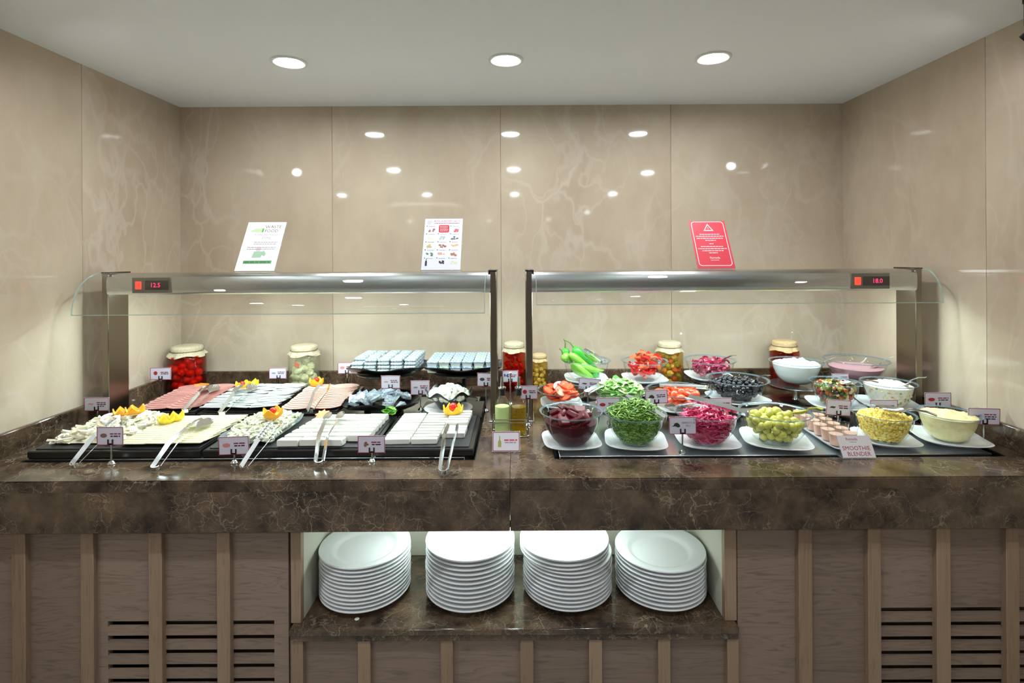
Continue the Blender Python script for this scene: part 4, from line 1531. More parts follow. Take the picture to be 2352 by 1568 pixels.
bottle(-0.055, 'square shouldered glass bottle of cloudy pale green lemon juice in the caddy', mat('lemon_juice', srgb(206, 222, 150), 0.3, sss=0.2), 'juice', 0.092)
bottle(0.001, 'glass bottle of golden olive oil in the caddy', glassy('olive_oil', (0.8, 0.66, 0.14, 1), 1.3, 0.3, srgb(176, 146, 20)), 'oil', 0.09)
tn = thing('acrylic_tent', 'white card with red border standing in front of the oil bottles', 'sign', T((1160 - VPX) / F * 1.60, 1.60, ZC))
LT = RX(-18)
obj('holder', MB().cbox(-0.044, 0.044, 0.0008, 0.003, 0, 0.062, 0.0005, LT).cbox(-0.044, 0.044, 0, 0.04, 0, 0.0025, 0.0005), M_ACRYL, tn)
cs = obj('card', MB().box(-0.042, 0.042, -0.0005, 0.0006, 0.003, 0.061), mat('tent_white', srgb(226, 222, 230), 0.35), tn, LT, smooth=0)
FC = T(0, -0.0007, 0) @ FACE
obj('red_border', frame_mesh(rounded(-0.041, 0.041, 0.004, 0.06, 0.003), rounded(-0.039, 0.039, 0.006, 0.058, 0.002)), M_RED, cs, FC, smooth=0)
obj('printed_bottle', MB().prism([(-0.025, 0.016), (-0.015, 0.016), (-0.015, 0.032), (-0.0185, 0.037), (-0.0185, 0.048), (-0.0215, 0.048), (-0.0215, 0.037), (-0.025, 0.032)], 0, 0.0001), mat('print_olive', srgb(170, 166, 90), 0.5), cs, FC)
dashes(-0.006, 0.034, 0.036, 0.004, mat('print_rose', srgb(216, 60, 84), 0.5), cs, FC, 5)
dashes(-0.004, 0.03, 0.029, 0.003, M_GREY, cs, FC, 6)

# ================================================================ glass salad bowls
def cosx(px):
    return 1 / math.sqrt(1 + ((px - VPX) / F) ** 2)


BP = [(0.0, 0.0), (0.40, 0.0), (0.46, 0.02), (0.62, 0.16), (0.76, 0.38), (0.86, 0.66), (0.905, 0.90), (0.97, 0.955), (1.0, 0.965)]


def rin(R, H, z):
    u = max(0.0, min(1.0, z / H))
    for (r0, z0), (r1, z1) in zip(BP[1:], BP[2:]):
        if u <= z1:
            k = (u - z0) / max(1e-6, z1 - z0)
            return R * (r0 + (r1 - r0) * k) - 0.004
    return R * 0.9


class Bowl:
    pass


def square_plate(c, z, half, rot, label):
    mb = MB()
    N2 = 48
    prof = [(0.0, 0.003), (0.5, 0.003), (0.53, 0.0), (0.57, 0.0), (0.6, 0.004), (0.85, 0.010), (1.0, 0.016), (1.01, 0.018), (0.99, 0.0185), (0.84, 0.0125), (0.6, 0.0075), (0.5, 0.0065), (0, 0.0065)]
    vs_ = []
    for r_, zz in prof:
        for k in range(N2):
            a = 2 * PI * k / N2
            n_ = 2.0 + 2.2 * min(1, r_)
            q = (abs(math.cos(a)) ** n_ + abs(math.sin(a)) ** n_) ** (-1 / n_)
            vs_.append((r_ * q * half * math.cos(a), r_ * q * half * math.sin(a), zz + 0.006 * (q - 1) / 0.19 * max(0, r_ - 0.6)))
    mb.add(vs_, [(i * N2 + k, i * N2 + (k + 1) % N2, (i + 1) * N2 + (k + 1) % N2, (i + 1) * N2 + k) for i in range(len(prof) - 1) for k in range(N2)])
    o = obj('square_plate', mb, M_CER, M=T(c[0], c[1], z) @ RZ(rot), smooth=60)
    return tag(o, label, 'plate', None)


def low_stand(c, z0, z1, r, label, light=False):
    t = thing('cake_stand', label, 'stand', T(c[0], c[1], z0))
    h = z1 - z0
    M_ = M_CER if light else mat('stand_plate', srgb(60, 66, 66), 0.12, coat=0.4)
    obj('plate', MB().lathe([(0, h - 0.008), (r * 0.6, h - 0.008), (r, h - 0.003), (r * 1.01, h - 0.001), (r, h), (r * 0.6, h - 0.003), (0, h - 0.003)], 40), M_, t)
    obj('stem', MB().lathe([(0.016, 0.008), (0.012, 0.016), (0.012, h - 0.012), (0.02, h - 0.006)], 18), M_CHROME, t)
    obj('base', MB().lathe([(0, 0), (r * 0.62, 0), (r * 0.62, 0.003), (0.018, 0.01), (0, 0.01)], 32), M_BLACK, t)
    return t


def bowl(what, pxl, pxr, pyr, pyb, Y, half=None, rot=0, stand=None, plate=True, poff=0.0):
    """pxl..pxr rim extent, pyr rim centre, pyb bottom of the glass"""
    B = Bowl()
    pxc = (pxl + pxr) / 2
    R = (pxr - pxl) / 2 * Y / F * cosx(pxc)
    rc = atY(pxc, pyr, Y)
    zb = atY(pxc, pyb, Y - 0.4 * R).z
    floor_ = ZS
    if not stand:
        zb = max(zb, floor_ + 0.0068)
        zb = floor_ + 0.0068 if zb < floor_ + 0.02 else zb
    H = rc.z - zb
    t = thing('glass_bowl', 'clear glass bowl of ' + what, 'bowl', T(rc.x, Y, zb))
    o_ = [(r * R, z * H) for r, z in BP]
    i_ = [(max(0, r * R - 0.0035), z * H + 0.004) for r, z in BP[:7]]
    obj('body', MB().lathe(o_[:8], 44), M_GLASS, t)
    obj('thick_base', MB().lathe([(0, 0.001), (0.38 * R, 0.001), (0.43 * R, 0.004), (0, 0.004)], 32), M_RIM, t)
    obj('rim', MB().lathe([(R * 0.93, 0.935 * H), (R * 0.985, 0.955 * H), (R, 0.972 * H), (R * 0.995, 0.99 * H), (R * 0.975, 0.992 * H), (R * 0.925, 0.96 * H), (R * 0.93, 0.935 * H)], 48), M_RIM, t)
    if half:
        if stand or zb - floor_ > 0.02:
            zp = zb - 0.0066
            low_stand((rc.x, Y), ZS if Y < 2.2 else ZC, zp, 0.075 if not stand else half, 'low black footed stand under the bowl of ' + what)
            if not stand:
                square_plate((rc.x, Y), zp, half, rot, 'square white plate under the bowl of ' + what)
        else:
            square_plate((rc.x + poff, Y), floor_, half, rot, 'square white plate under the bowl of ' + what)
    B.c = (rc.x, Y)
    B.zb, B.R, B.H = zb, R, H
    return B


def inside(B, v, gap=0.0012):
    """keep a point on the inner side of the glass"""
    x, y, z = v[0] - B.c[0], v[1] - B.c[1], v[2] - B.zb
    z = max(z, 0.0048)
    if z < B.H * 0.93:
        rm, rr_ = rin(B.R, B.H, z) - gap, math.hypot(x, y)
        if rr_ > rm:
            x, y = x * rm / rr_, y * rm / rr_
    return (B.c[0] + x, B.c[1] + y, B.zb + z)


def pack(B, d, zf, dome, n, seed, tight=0.85, shell=1.6, front=True, marg=None):
    marg = d * 0.5 if marg is None else marg
    r = random.Random(seed)
    pts = []
    zt = zf * B.H
    Rt = rin(B.R, B.H, zt)
    for _ in range(n * 90):
        if len(pts) >= n:
            break
        z = r.uniform(0.006 + marg, zt + dome)
        a = r.uniform(0, 2 * PI)
        rm = rin(B.R, B.H, min(max(z - marg * 0.6, 0.0), B.H * 0.9)) - marg
        rad = rm * math.sqrt(r.random())
        top = zt + dome * (1 - (rad / Rt) ** 2) - d * 0.2
        if z > top:
            continue
        q = Vector((rad * math.cos(a), rad * math.sin(a), z))
        if not (top - z < shell * d or (rm - rad < d * 0.75 and q.y < B.R * 0.25)):
            continue
        if all((q - w).length > d * tight for w in pts):
            pts.append(q)
    return [Vector((B.c[0] + q.x, B.c[1] + q.y, B.zb + q.z)) for q in pts]


def place(pts, name, meshes, label, cat, group, seed, flat=False):
    r = random.Random(seed)
    for q in pts:
        me = meshes[r.randrange(len(meshes))]
        R_ = RZ(r.uniform(0, 360)) @ RX(r.uniform(-35, 35) if flat else r.uniform(0, 360)) @ RY(r.uniform(-35, 35) if flat else 0)
        tag(obj(name, me, None, M=T(*q) @ R_), label, cat, group)


def withmat(me, m):
    me.materials.append(m)
    return me


def liquid(B, name, m, zf, label, cat, dome=0.0, amp=0.0, seed=0, kind=None):
    zt = zf * B.H
    prof = [(0.0, 0.0045)]
    for i in range(12):
        z = 0.0045 + (zt - 0.0045) * i / 11
        prof.append((rin(B.R, B.H, z) - 0.0008, z))
    Rt = prof[-1][0]
    for i in range(1, 9):
        u = 1 - i / 9
        prof.append((Rt * u, zt + dome * (1 - u * u)))
    prof.append((0, zt + dome))
    mb = MB().lathe(prof, 40)
    if amp:
        off = Vector((seed * 3.1, seed * 1.7, 0))
        mb.v = [(x, y, z + (amp * noise.noise(Vector((x, y, 0)) * 45 + off) + amp * 0.6 * noise.noise(Vector((x, y, 0)) * 110 + off)) * (1 if z > zt * 0.97 and math.hypot(x, y) < Rt * 0.97 else 0)) for x, y, z in mb.v]
    o = obj(name, mb, m, M=T(B.c[0], B.c[1], B.zb), smooth=60)
    return tag(o, label, cat, kind=kind)


# ---- front row on the steel
BEET = bowl('dark red beetroot pieces', 1238, 1385, 941, 1026, 1.65, 0.088, 4)
DILL = bowl('chopped green dill', 1386, 1532, 946, 1026, 1.65, 0.094, -8)
CABB = bowl('shredded red cabbage', 1545, 1700, 943, 1020, 1.65, 0.092, -6)
GOLV = bowl('green olives', 1692, 1868, 942, 1020, 1.65, 0.098, -14)
CORN = bowl('yellow sweetcorn', 1948, 2108, 946, 1020, 1.655, 0.084, -14, poff=0.006)
CREAM = bowl('creamy yellow salad', 2095, 2260, 946, 1020, 1.66, 0.094, -16)
# ---- second row
TOMS = bowl('sliced tomatoes', 1232, 1346, 893, 936, 1.93, 0.075, 0)
LETT = bowl('shredded lettuce', 1366, 1482, 898, 945, 1.86, 0.08, 0)
CARR = bowl('orange tomato halves', 1482, 1636, 893, 945, 1.90, 0.094, 0)
BOLV = bowl('black olives', 1618, 1768, 868, 926, 1.97, 0.098, 10)
MIXD = bowl('chopped mixed pickle salad', 1855, 1980, 874, 938, 1.91, 0.088, -12)
VEGY = bowl('white creamy vegetable salad', 1970, 2110, 876, 938, 1.88, 0.092, -14)
# ---- back row
PEPP = bowl('long green peppers', 1290, 1403, 825, 878, 2.19, 0.088, 0)
REDS = bowl('red pepper strips', 1425, 1535, 826, 878, 2.19, 0.088, 0)
ONIO = bowl('dark pink pickled onion', 1568, 1692, 824, 873, 2.19, 0.092, 0)
YOGU = bowl('smooth white yogurt', 1762, 1895, 828, 884, 2.12, 0.105, 0, stand=True)
PINK = bowl('pale pink fruit yogurt', 1885, 2046, 824, 876, 2.14, 0.105, 0, stand=True)

# beetroot
M_BEET = mat('beetroot', srgb(96, 8, 26), 0.38, var=0.25)
bm_ = [withmat(MB().cbox(-a, a, -b_, b_, -c_, c_, 0.004).mesh('beet_piece'), M_BEET) for a, b_, c_ in ((0.024, 0.018, 0.008), (0.02, 0.02, 0.009), (0.03, 0.014, 0.007))]
place(pack(BEET, 0.032, 0.84, 0.024, 34, 21, 0.62, 1.0, marg=0.026), 'beet_piece', bm_, 'glossy dark red beetroot piece in its glass bowl', 'beetroot', 'beetroot pieces', 5, True)
liquid(BEET, 'beet_juice', mat('beet_juice', srgb(66, 4, 18), 0.45, spec=0.2), 0.68, 'dark beetroot juice pooled under the beetroot pieces', 'juice')
# dill
M_DILL = mat('dill', srgb(28, 80, 16), 0.55, isl=True, col2=srgb(170, 214, 100))


def in_dome(B, zf, dome, lo=0.3, spill=1.0):
    def f():
        a = random.uniform(0, 2 * PI)
        rad = (rin(B.R, B.H, min(zf, 0.9) * B.H) - 0.008) * spill * math.sqrt(random.random())
        top = zf * B.H + dome * (1 - (rad / B.R) ** 2)
        k = random.random()
        if k < 0.3:      # against the glass
            z = random.uniform(0.01, 0.9 * B.H)
            rad = rin(B.R, B.H, z) - 0.004
            a = random.uniform(PI * 0.9, PI * 2.1)
        else:
            z = top - random.uniform(0, 0.012)
        return (B.c[0] + rad * math.cos(a), B.c[1] + rad * math.sin(a), B.zb + z)
    return f


def core(B, zf, dome, f=0.9):
    zt = zf * B.H
    pr_ = [(0.0, 0.005)] + [(max(0.001, rin(B.R, B.H, z) * f), 0.005 + z * 0.96) for z in [zt * i / 7 for i in range(8)]]
    Rt = pr_[-1][0]
    pr_ += [(Rt * (1 - i / 6), zt + dome * (1 - (1 - i / 6) ** 2)) for i in range(1, 6)] + [(0, zt + dome)]
    return MB().lathe(pr_, 28, T(B.c[0], B.c[1], B.zb))


def stuffed(B, name, m, n, ln, wd, th, zf, dome, label, cat, curl=0.4, spill=1.0, f=0.88):
    b = core(B, zf, dome - 0.008, f)
    s_ = strips(n, in_dome(B, zf, dome, spill=spill), ln, wd, th, curl)
    s_.v = [inside(B, v) for v in s_.v]
    b.add(s_.v, s_.f)
    return tag(obj(name, b, m, smooth=50), label, cat, kind='stuff')


stuffed(DILL, 'chopped_dill', M_DILL, 1900, 0.026, 0.0042, 0.0008, 0.82, 0.055, 'heaped chopped green dill in the glass bowl', 'dill', 0.5, 1.06)
M_LET = mat('lettuce', srgb(70, 160, 40), 0.5, isl=True, col2=srgb(206, 232, 160))
stuffed(LETT, 'shredded_lettuce', M_LET, 420, 0.04, 0.016, 0.0008, 0.9, 0.045, 'pale green shredded lettuce heaped behind the dill', 'lettuce', 0.5, 1.04)
M_CABR = mat('red_cabbage', srgb(150, 8, 52), 0.28, isl=True, col2=srgb(226, 70, 122), coat=0.3)
stuffed(CABB, 'shredded_cabbage', M_CABR, 620, 0.034, 0.008, 0.0025, 0.66, 0.03, 'bright magenta shredded red cabbage in the glass bowl', 'cabbage', 0.6)
# olives
M_GOL = mat('green_olive', srgb(190, 186, 62), 0.3, noise_s=60, col2=srgb(206, 206, 104), var=0.12, coat=0.3)
gme = withmat(MB().sphere(r=0.0116, seg=14, rings=9, sc=(1, 1, 1.14)).mesh('green_olive'), M_GOL)
place(pack(GOLV, 0.0228, 0.70, 0.03, 170, 31, 0.81, 1.4), 'green_olive', [gme], 'round yellow green olive in the large glass bowl', 'olive', 'green olives', 6)
M_BOL = mat('black_olive', srgb(24, 24, 34), 0.2, coat=0.5, var=0.4)
bme = withmat(MB().sphere(r=0.0082, seg=12, rings=8, sc=(1, 1, 1.25)).mesh('black_olive'), M_BOL)
place(pack(BOLV, 0.0165, 0.84, 0.012, 230, 32, 0.9, 1.2), 'black_olive', [bme], 'small shiny black olive in the glass bowl', 'olive', 'black olives', 7)
# corn
M_CRN = mat('sweetcorn', srgb(230, 192, 60), 0.35, isl=True, col2=srgb(246, 234, 140))
cb_ = core(CORN, 0.76, 0.010, 0.93)
r = random.Random(9)
kern = chunk(0.0048, 3, 6, 4, 0.2, (1, 0.8, 1.2))
fpos = in_dome(CORN, 0.80, 0.016)
for _ in range(1500):
    p = fpos()
    cb_.add(kern.v, kern.f, T(*p) @ RZ(r.uniform(0, 360)) @ RX(r.uniform(0, 360)))
cb_.v = [inside(CORN, v) for v in cb_.v]
tag(obj('sweetcorn', cb_, M_CRN, smooth=60), 'yellow sweetcorn kernels filling the glass bowl', 'sweetcorn', kind='stuff')
# creamy salads and yogurts
M_CRM = mat('cream_salad', srgb(240, 232, 178), 0.4, noise_s=70, col2=srgb(234, 214, 150), nfac=(0.4, 0.7))
liquid(CREAM, 'cream_salad', M_CRM, 0.9, 'thick creamy pale yellow salad mounded in the glass bowl', 'salad', 0.008, 0.008, 3)
M_VEG = mat('veg_salad', srgb(236, 232, 218), 0.4, noise_s=95, col2=srgb(206, 198, 160), nfac=(0.5, 0.72))
liquid(VEGY, 'vegetable_salad', M_VEG, 0.86, 'white creamy vegetable salad with small coloured bits in the glass bowl', 'salad', 0.01, 0.01, 4)
bits = [withmat(MB().cbox(-0.004, 0.004, -0.003, 0.003, -0.003, 0.003, 0.001).mesh('vegetable_bit'), mat('bit_%d' % k, c_, 0.4)) for k, c_ in enumerate((srgb(230, 150, 80), srgb(140, 170, 100), srgb(236, 214, 160)))]
rb = random.Random(15)
for i in range(46):
    a, z = rb.uniform(PI, 2 * PI), rb.uniform(0.15, 0.82) * VEGY.H
    rad = rin(VEGY.R, VEGY.H, z) - 0.002
    tag(obj('vegetable_bit', bits[i % 3], None, M=T(VEGY.c[0] + rad * math.cos(a), VEGY.c[1] + rad * math.sin(a), VEGY.zb + z) @ RZ(rb.uniform(0, 360))), 'tiny diced vegetable bit pressed against the creamy salad glass', 'vegetable bit', 'bits in the creamy salad')
liquid(YOGU, 'yogurt', mat('yogurt', srgb(226, 230, 226), 0.3), 0.86, 'thick white yogurt filling the raised glass bowl', 'yogurt', 0.016, 0.012, 1)
liquid(PINK, 'pink_yogurt', mat('pink_yogurt', srgb(206, 156, 166), 0.3, sss=0.1), 0.62, 'pale pink yogurt half filling the raised glass bowl', 'yogurt')
# mixed chopped salad
mcol = [srgb(160, 44, 24), srgb(176, 160, 60), srgb(38, 66, 22), srgb(206, 184, 140), srgb(160, 90, 30), srgb(56, 14, 22), srgb(104, 120, 36)]
mm_ = [withmat(chunk(0.0075, 120 + k, 7, 5, 0.5).mesh('salad_piece'), mat('salad_%d' % k, c_, 0.3, coat=0.2)) for k, c_ in enumerate(mcol)]
place(pack(MIXD, 0.0142, 0.84, 0.012, 280, 41, 0.735, 1.4), 'salad_piece', mm_, 'small diced piece of the colourful mixed pickle salad', 'salad piece', 'mixed salad pieces', 8)
# tomatoes
M_TSL = mat('tomato_slice', srgb(226, 78, 40), 0.25, coat=0.3, var=0.12)
M_TIN = mat('tomato_inside', srgb(238, 142, 96), 0.3, coat=0.3, noise_s=90, col2=srgb(220, 90, 50))


def tomato_slice(r_):
    me = MB().prism(disc_poly(r_, r_, 20), -0.003, 0.003).mesh('tomato_slice')
    return withmat(me, M_TSL), withmat(MB().prism(disc_poly(r_ * 0.84, r_ * 0.84, 16), -0.0034, 0.0034).mesh('flesh'), M_TIN)


ts, tf = tomato_slice(0.0225)
rt = random.Random(51)
for q in pack(TOMS, 0.034, 0.9, 0.024, 32, 51, 0.5, 1.3, marg=0.021):
    o = tag(obj('tomato_slice', ts, None, M=T(*q) @ RZ(rt.uniform(0, 360)) @ RX(rt.uniform(-40, 40)) @ RY(rt.uniform(-30, 30))), 'round tomato slice piled in the glass bowl behind the beetroot', 'tomato slice', 'tomato slices')
    obj('flesh', tf, None, o)


def wedge(r_, name, m):
    mb = MB()
    n = 8
    vs_ = []
    for k in range(n + 1):
        a = PI * k / n
        for w_, rr3 in ((-0.35, 1.0), (0.35, 1.0), (0, 0.62)):
            vs_.append((r_ * rr3 * math.cos(a), r_ * w_ * math.sin(a) * (0.6 if rr3 < 1 else 1), r_ * rr3 * math.sin(a)))
    fs = []
    for k in range(n):
        for j in range(3):
            j2 = (j + 1) % 3
            fs.append((k * 3 + j, k * 3 + j2, k * 3 + 3 + j2, k * 3 + 3 + j))
    return withmat(mb.add(vs_, fs + [(0, 1, 2), (n * 3 + 2, n * 3 + 1, n * 3)]).mesh(name), m)


M_RST = mat('red_strip', srgb(214, 40, 34), 0.25, coat=0.4, var=0.18)
M_RST2 = mat('red_strip_pale', srgb(236, 110, 66), 0.3, coat=0.3, var=0.1)
wr_ = [wedge(0.024, 'pepper_strip', M_RST), wedge(0.021, 'pepper_strip', M_RST), wedge(0.022, 'pepper_strip', M_RST2)]
place(pack(REDS, 0.03, 0.9, 0.035, 62, 52, 0.5, 1.2, marg=0.023), 'pepper_strip', wr_, 'curved red pepper strip piled in the glass bowl', 'pepper strip', 'red pepper strips', 10)
M_OTM = mat('orange_tomato', srgb(236, 92, 50), 0.25, coat=0.4, var=0.1)
wo = [withmat(chunk(0.018, 130 + k, 12, 8, 0.1, (1, 1, 0.6)).mesh('tomato_half'), M_OTM) for k in range(2)]
place(pack(CARR, 0.034, 0.78, 0.02, 34, 53, 0.6, 1.2, marg=0.02), 'tomato_half', wo, 'orange red tomato half in the glass bowl behind the red cabbage', 'tomato half', 'tomato halves', 11)
M_ONI = mat('pickled_onion', srgb(136, 20, 54), 0.3, coat=0.3, var=0.25)
won = [wedge(0.017, 'onion_petal', M_ONI), wedge(0.014, 'onion_petal', mat('pickled_onion_pale', srgb(180, 62, 96), 0.3, coat=0.3, var=0.15)), withmat(chunk(0.011, 140, 9, 7, 0.3).mesh('onion_petal'), M_ONI)]
place(pack(ONIO, 0.022, 0.72, 0.022, 130, 54, 0.62, 1.2, marg=0.016), 'onion_petal', won, 'dark pink pickled onion petal in the glass bowl beside the mixed pickle jar', 'onion petal', 'pickled onion petals', 12)

# long green peppers
M_PEP1 = mat('pepper_light', srgb(120, 196, 60), 0.22, noise_s=14, col2=srgb(150, 214, 84), coat=0.4)
M_PEP2 = mat('pepper_dark', srgb(44, 150, 46), 0.22, noise_s=14, col2=srgb(70, 176, 58), coat=0.4)
M_STEM = mat('pepper_stem', srgb(96, 128, 56), 0.5)


def pepper(a, b_, Ya, Yb, r_, m, label, stem=None, sag=0.012):
    A, Bp = atY(*a, Ya), atY(*b_, Yb)
    t = thing('green_pepper', label, 'pepper', T(*A))
    d = Bp - A
    pts, rad = [], []
    prof_ = [0.35, 0.8, 1.0, 1.0, 0.95, 0.86, 0.74, 0.6, 0.44, 0.26, 0.08]
    n = len(prof_) - 1
    for k in range(n + 1):
        u = k / n
        pts.append(d * u + Vector((0, 0, -sag * 4 * u * (1 - u))))
        rad.append(r_ * 1.28 * prof_[k])
    fm = MB().tube(pts, rad, 14)
    fm.v = [tuple(Vector(inside(PEPP, Vector(v) + A)) - A) for v in fm.v]
    obj('fruit', fm, m, t, smooth=80)
    if stem:
        S = atY(*stem, Ya) - A
        obj('stalk', MB().tube([Vector((0, 0, 0)) + d.normalized() * 0.004, S * 0.5 + Vector((0.004, 0, 0.004)), S], [0.004, 0.0024, 0.002], 8), M_STEM, t)


pepper((1313, 836), (1368, 866), 2.135, 2.15, 0.0185, M_PEP1, 'fat pale green pepper lying at the front of the pepper bowl', sag=0.006)
pepper((1332, 834), (1390, 850), 2.14, 2.15, 0.012, M_PEP1, 'slim light green pepper lying across the pepper bowl')
pepper((1318, 797), (1349, 832), 2.16, 2.17, 0.0165, M_PEP2, 'dark green pepper standing up with a long hooked stalk', (1296, 780), 0.004)
pepper((1298, 799), (1302, 830), 2.18, 2.17, 0.0135, M_PEP2, 'short green pepper with a thin upright stalk', (1295, 778), 0.0)
pepper((1292, 814), (1316, 832), 2.15, 2.16, 0.0155, M_PEP1, 'green pepper leaning over the rim of the bowl', (1284, 800), 0.002)
pepper((1308, 812), (1352, 838), 2.13, 2.15, 0.012, M_PEP1, 'yellow green pepper crossing under the dark one', None, 0.004)
pepper((1360, 852), (1376, 866), 2.15, 2.17, 0.016, M_PEP2, 'dark green pepper low in the pepper bowl', None, 0.0)
pepper((1345, 808), (1385, 832), 2.24, 2.24, 0.016, M_PEP1, 'light green pepper at the back of the bowl', None, 0.002)
pepper((1330, 815), (1372, 846), 2.2, 2.22, 0.016, M_PEP2, 'green pepper under the serving tongs', None, 0.002)

# ================================================================ smoothie glasses on a long plate
sm = atY(1925, 1010, 1.66)
sp_ = MB()
N2 = 40
prof = [(0.0, 0.002), (0.7, 0.002), (0.85, 0.006), (1.0, 0.014), (1.0, 0.016), (0.84, 0.0085), (0.7, 0.005), (0, 0.005)]
vs_ = []
for r_, zz in prof:
    for k in range(N2):
        a = 2 * PI * k / N2
        q = (abs(math.cos(a)) ** 5 + abs(math.sin(a)) ** 5) ** (-1 / 5)
        vs_.append((r_ * q * 0.058 * math.cos(a), r_ * q * 0.15 * math.sin(a), zz))
sp_.add(vs_, [(i * N2 + k, i * N2 + (k + 1) % N2, (i + 1) * N2 + (k + 1) % N2, (i + 1) * N2 + k) for i in range(len(prof) - 1) for k in range(N2)])
SP = T(1.004, 1.70, ZS) @ RZ(-3)
tag(obj('long_plate', sp_, M_CER, M=SP, smooth=60), 'long white plate carrying the smoothie glasses', 'plate')
sg = MB().lathe([(0, 0.0), (0.0165, 0.0), (0.0175, 0.002), (0.0225, 0.052), (0.0235, 0.053), (0.0215, 0.052), (0.0165, 0.004), (0, 0.004)], 26).mesh('shot_glass')
sj = MB().lathe([(0, 0.0042), (0.0163, 0.0042), (0.0203, 0.037), (0, 0.037)], 24).mesh('smoothie')
M_SMO = mat('smoothie', srgb(222, 172, 150), 0.35, sss=0.1)
for ix in range(2):
    for iy in range(6):
        M = SP @ T(-0.0235 + 0.047 * ix, -0.083 + 0.0465 * iy + (0.012 if ix else 0), 0.0052)
        if iy == 5 and ix:
            continue
        o = tag(obj('smoothie_glass', sg, M_GLASS, M=M), 'small glass of pale pink smoothie on the long white plate', 'glass', 'smoothie glasses')
        obj('smoothie', sj, M_SMO, o)
tn = thing('smoothie_sign', 'slanted acrylic card reading smoothie blender in red letters', 'sign', T((1972 - VPX) / F * 1.535, 1.533, ZC))
LT = RX(-30)
obj('holder', MB().cbox(-0.05, 0.05, 0.0008, 0.003, 0, 0.078, 0.0005, LT).cbox(-0.05, 0.05, 0, 0.07, 0, 0.0025, 0.0005), M_ACRYL, tn)
cs = obj('card', MB().box(-0.048, 0.048, -0.0005, 0.0006, 0.004, 0.066), mat('card_grey', srgb(206, 200, 202), 0.35), tn, LT, smooth=0)
lettering('SMOOTHIE', 0.0165, M_RED, cs, FC @ T(-0.002, 0.030, 0))
lettering('BLENDER', 0.0165, M_RED, cs, FC @ T(0.002, 0.014, 0))
lettering('Ramada', 0.011, M_RED, cs, FC @ T(-0.008, 0.056, 0))
dashes(-0.016, 0.006, 0.048, 0.0018, M_GREY, cs, FC, 1)


# ================================================================ food label cards on chrome stands
def label_stand(px, pc, w, h, Y, zb, label, ink, shape, lines=2, rz=0, tilt=0, text=None, base=True, col=None):
    """px: stand; pc: card centre pixel; w,h card size in pixels"""
    c = atY(pc[0], pc[1], Y)
    p = atY(px, pc[1], Y)
    t = thing('label_stand', label, 'food label', T(p.x, Y, zb))
    hc = c.z - zb
    cw, ch = w * Y / F, h * Y / F
    obj('stem', MB().tube([(0, 0.003, 0.004), (0, 0.003, hc - ch * 0.32)], 0.0028, 10), M_CHROME, t)
    if base:
        obj('foot', MB().lathe([(0, 0), (0.011, 0), (0.0115, 0.002), (0.009, 0.004), (0.008, 0.0065), (0.004, 0.009), (0, 0.009)], 22), M_CHROME, t, T(0, 0.003, 0))
    for s_ in (-1, 1):
        obj('clip', MB().box(s_ * 0.0065 - 0.002, s_ * 0.0065 + 0.002, -0.0022, 0.003, hc - ch * 0.46, hc - ch * 0.18).box(-0.008, 0.008, -0.0015, 0.003, hc - ch * 0.46, hc - ch * 0.40), mat('clip_dark', srgb(70, 70, 76), 0.25, 0.8), t, T((0), 0, 0), smooth=0)
    CM = T(c.x - p.x, 0, hc) @ RY(tilt) @ RZ(rz)
    cs_ = obj('card', MB().cbox(-cw / 2, cw / 2, -0.0006, 0.0008, -ch / 2, ch / 2, 0.0004), M_CARD, t, CM)
    Fc = T(0, -0.0008, 0) @ FACE
    bw = 0.0022
    obj('border', frame_mesh(rounded(-cw / 2 + 0.0003, cw / 2 - 0.0003, -ch / 2 + 0.0003, ch / 2 - 0.0003, 0.003), rounded(-cw / 2 + bw, cw / 2 - bw, -ch / 2 + bw, ch / 2 - bw, 0.002)), M_RED, cs_, Fc, smooth=0)
    ix = -cw * 0.24
    rr4 = random.Random(px)
    mb = MB()
    if shape == 'blob':
        mb.prism([(ix + cw * 0.13 * math.cos(a * PI / 6), ch * 0.03 + ch * 0.12 * math.sin(a * PI / 6)) for a in range(12)], 0, 0.0001)
    elif shape == 'round':
        mb.prism([(ix + ch * 0.16 * math.cos(a * PI / 6), ch * 0.05 + ch * 0.16 * math.sin(a * PI / 6)) for a in range(12)], 0, 0.0001)
    elif shape == 'bush':
        mb.prism([(ix - cw * 0.17, ch * -0.06), (ix - cw * 0.10, 0), (ix - cw * 0.05, ch * 0.14), (ix + cw * 0.04, ch * 0.17), (ix + cw * 0.12, ch * 0.08), (ix + cw * 0.15, -ch * 0.05), (ix + cw * 0.08, -ch * 0.11), (ix - cw * 0.04, -ch * 0.04)], 0, 0.0001)
    elif shape == 'sprig':
        for k in range(6):
            x_, y_ = ix + rr4.uniform(-0.12, 0.12) * cw, rr4.uniform(-0.1, 0.16) * ch
            mb.prism([(x_ + 0.004 * math.cos(a * PI / 4), y_ + 0.003 * math.sin(a * PI / 4)) for a in range(8)], 0, 0.0001 + 0.00001 * k)
    else:
        mb.prism([(ix - cw * 0.13, -ch * 0.02), (ix - cw * 0.05, ch * 0.08), (ix + cw * 0.13, ch * 0.06), (ix + cw * 0.08, -ch * 0.05)], 0, 0.0001)
    obj('printed_food', mb, mat('label_ink_' + ink[0], ink[1], 0.5), cs_, Fc, smooth=0)
    if text:
        for k, s_ in enumerate(text):
            lettering(s_, 0.0072, M_INK, cs_, Fc @ T(cw * 0.2, ch * (0.16 - 0.17 * k), 0))
    else:
        for k in range(lines):
            hw = cw * (0.2 - 0.02 * k)
            dashes(cw * 0.2 - hw, cw * 0.2 + hw, ch * (0.12 - 0.13 * k), ch * 0.07, M_INK if k else mat('print_plum', srgb(140, 40, 80), 0.5), cs_, Fc, px + k)
    return t


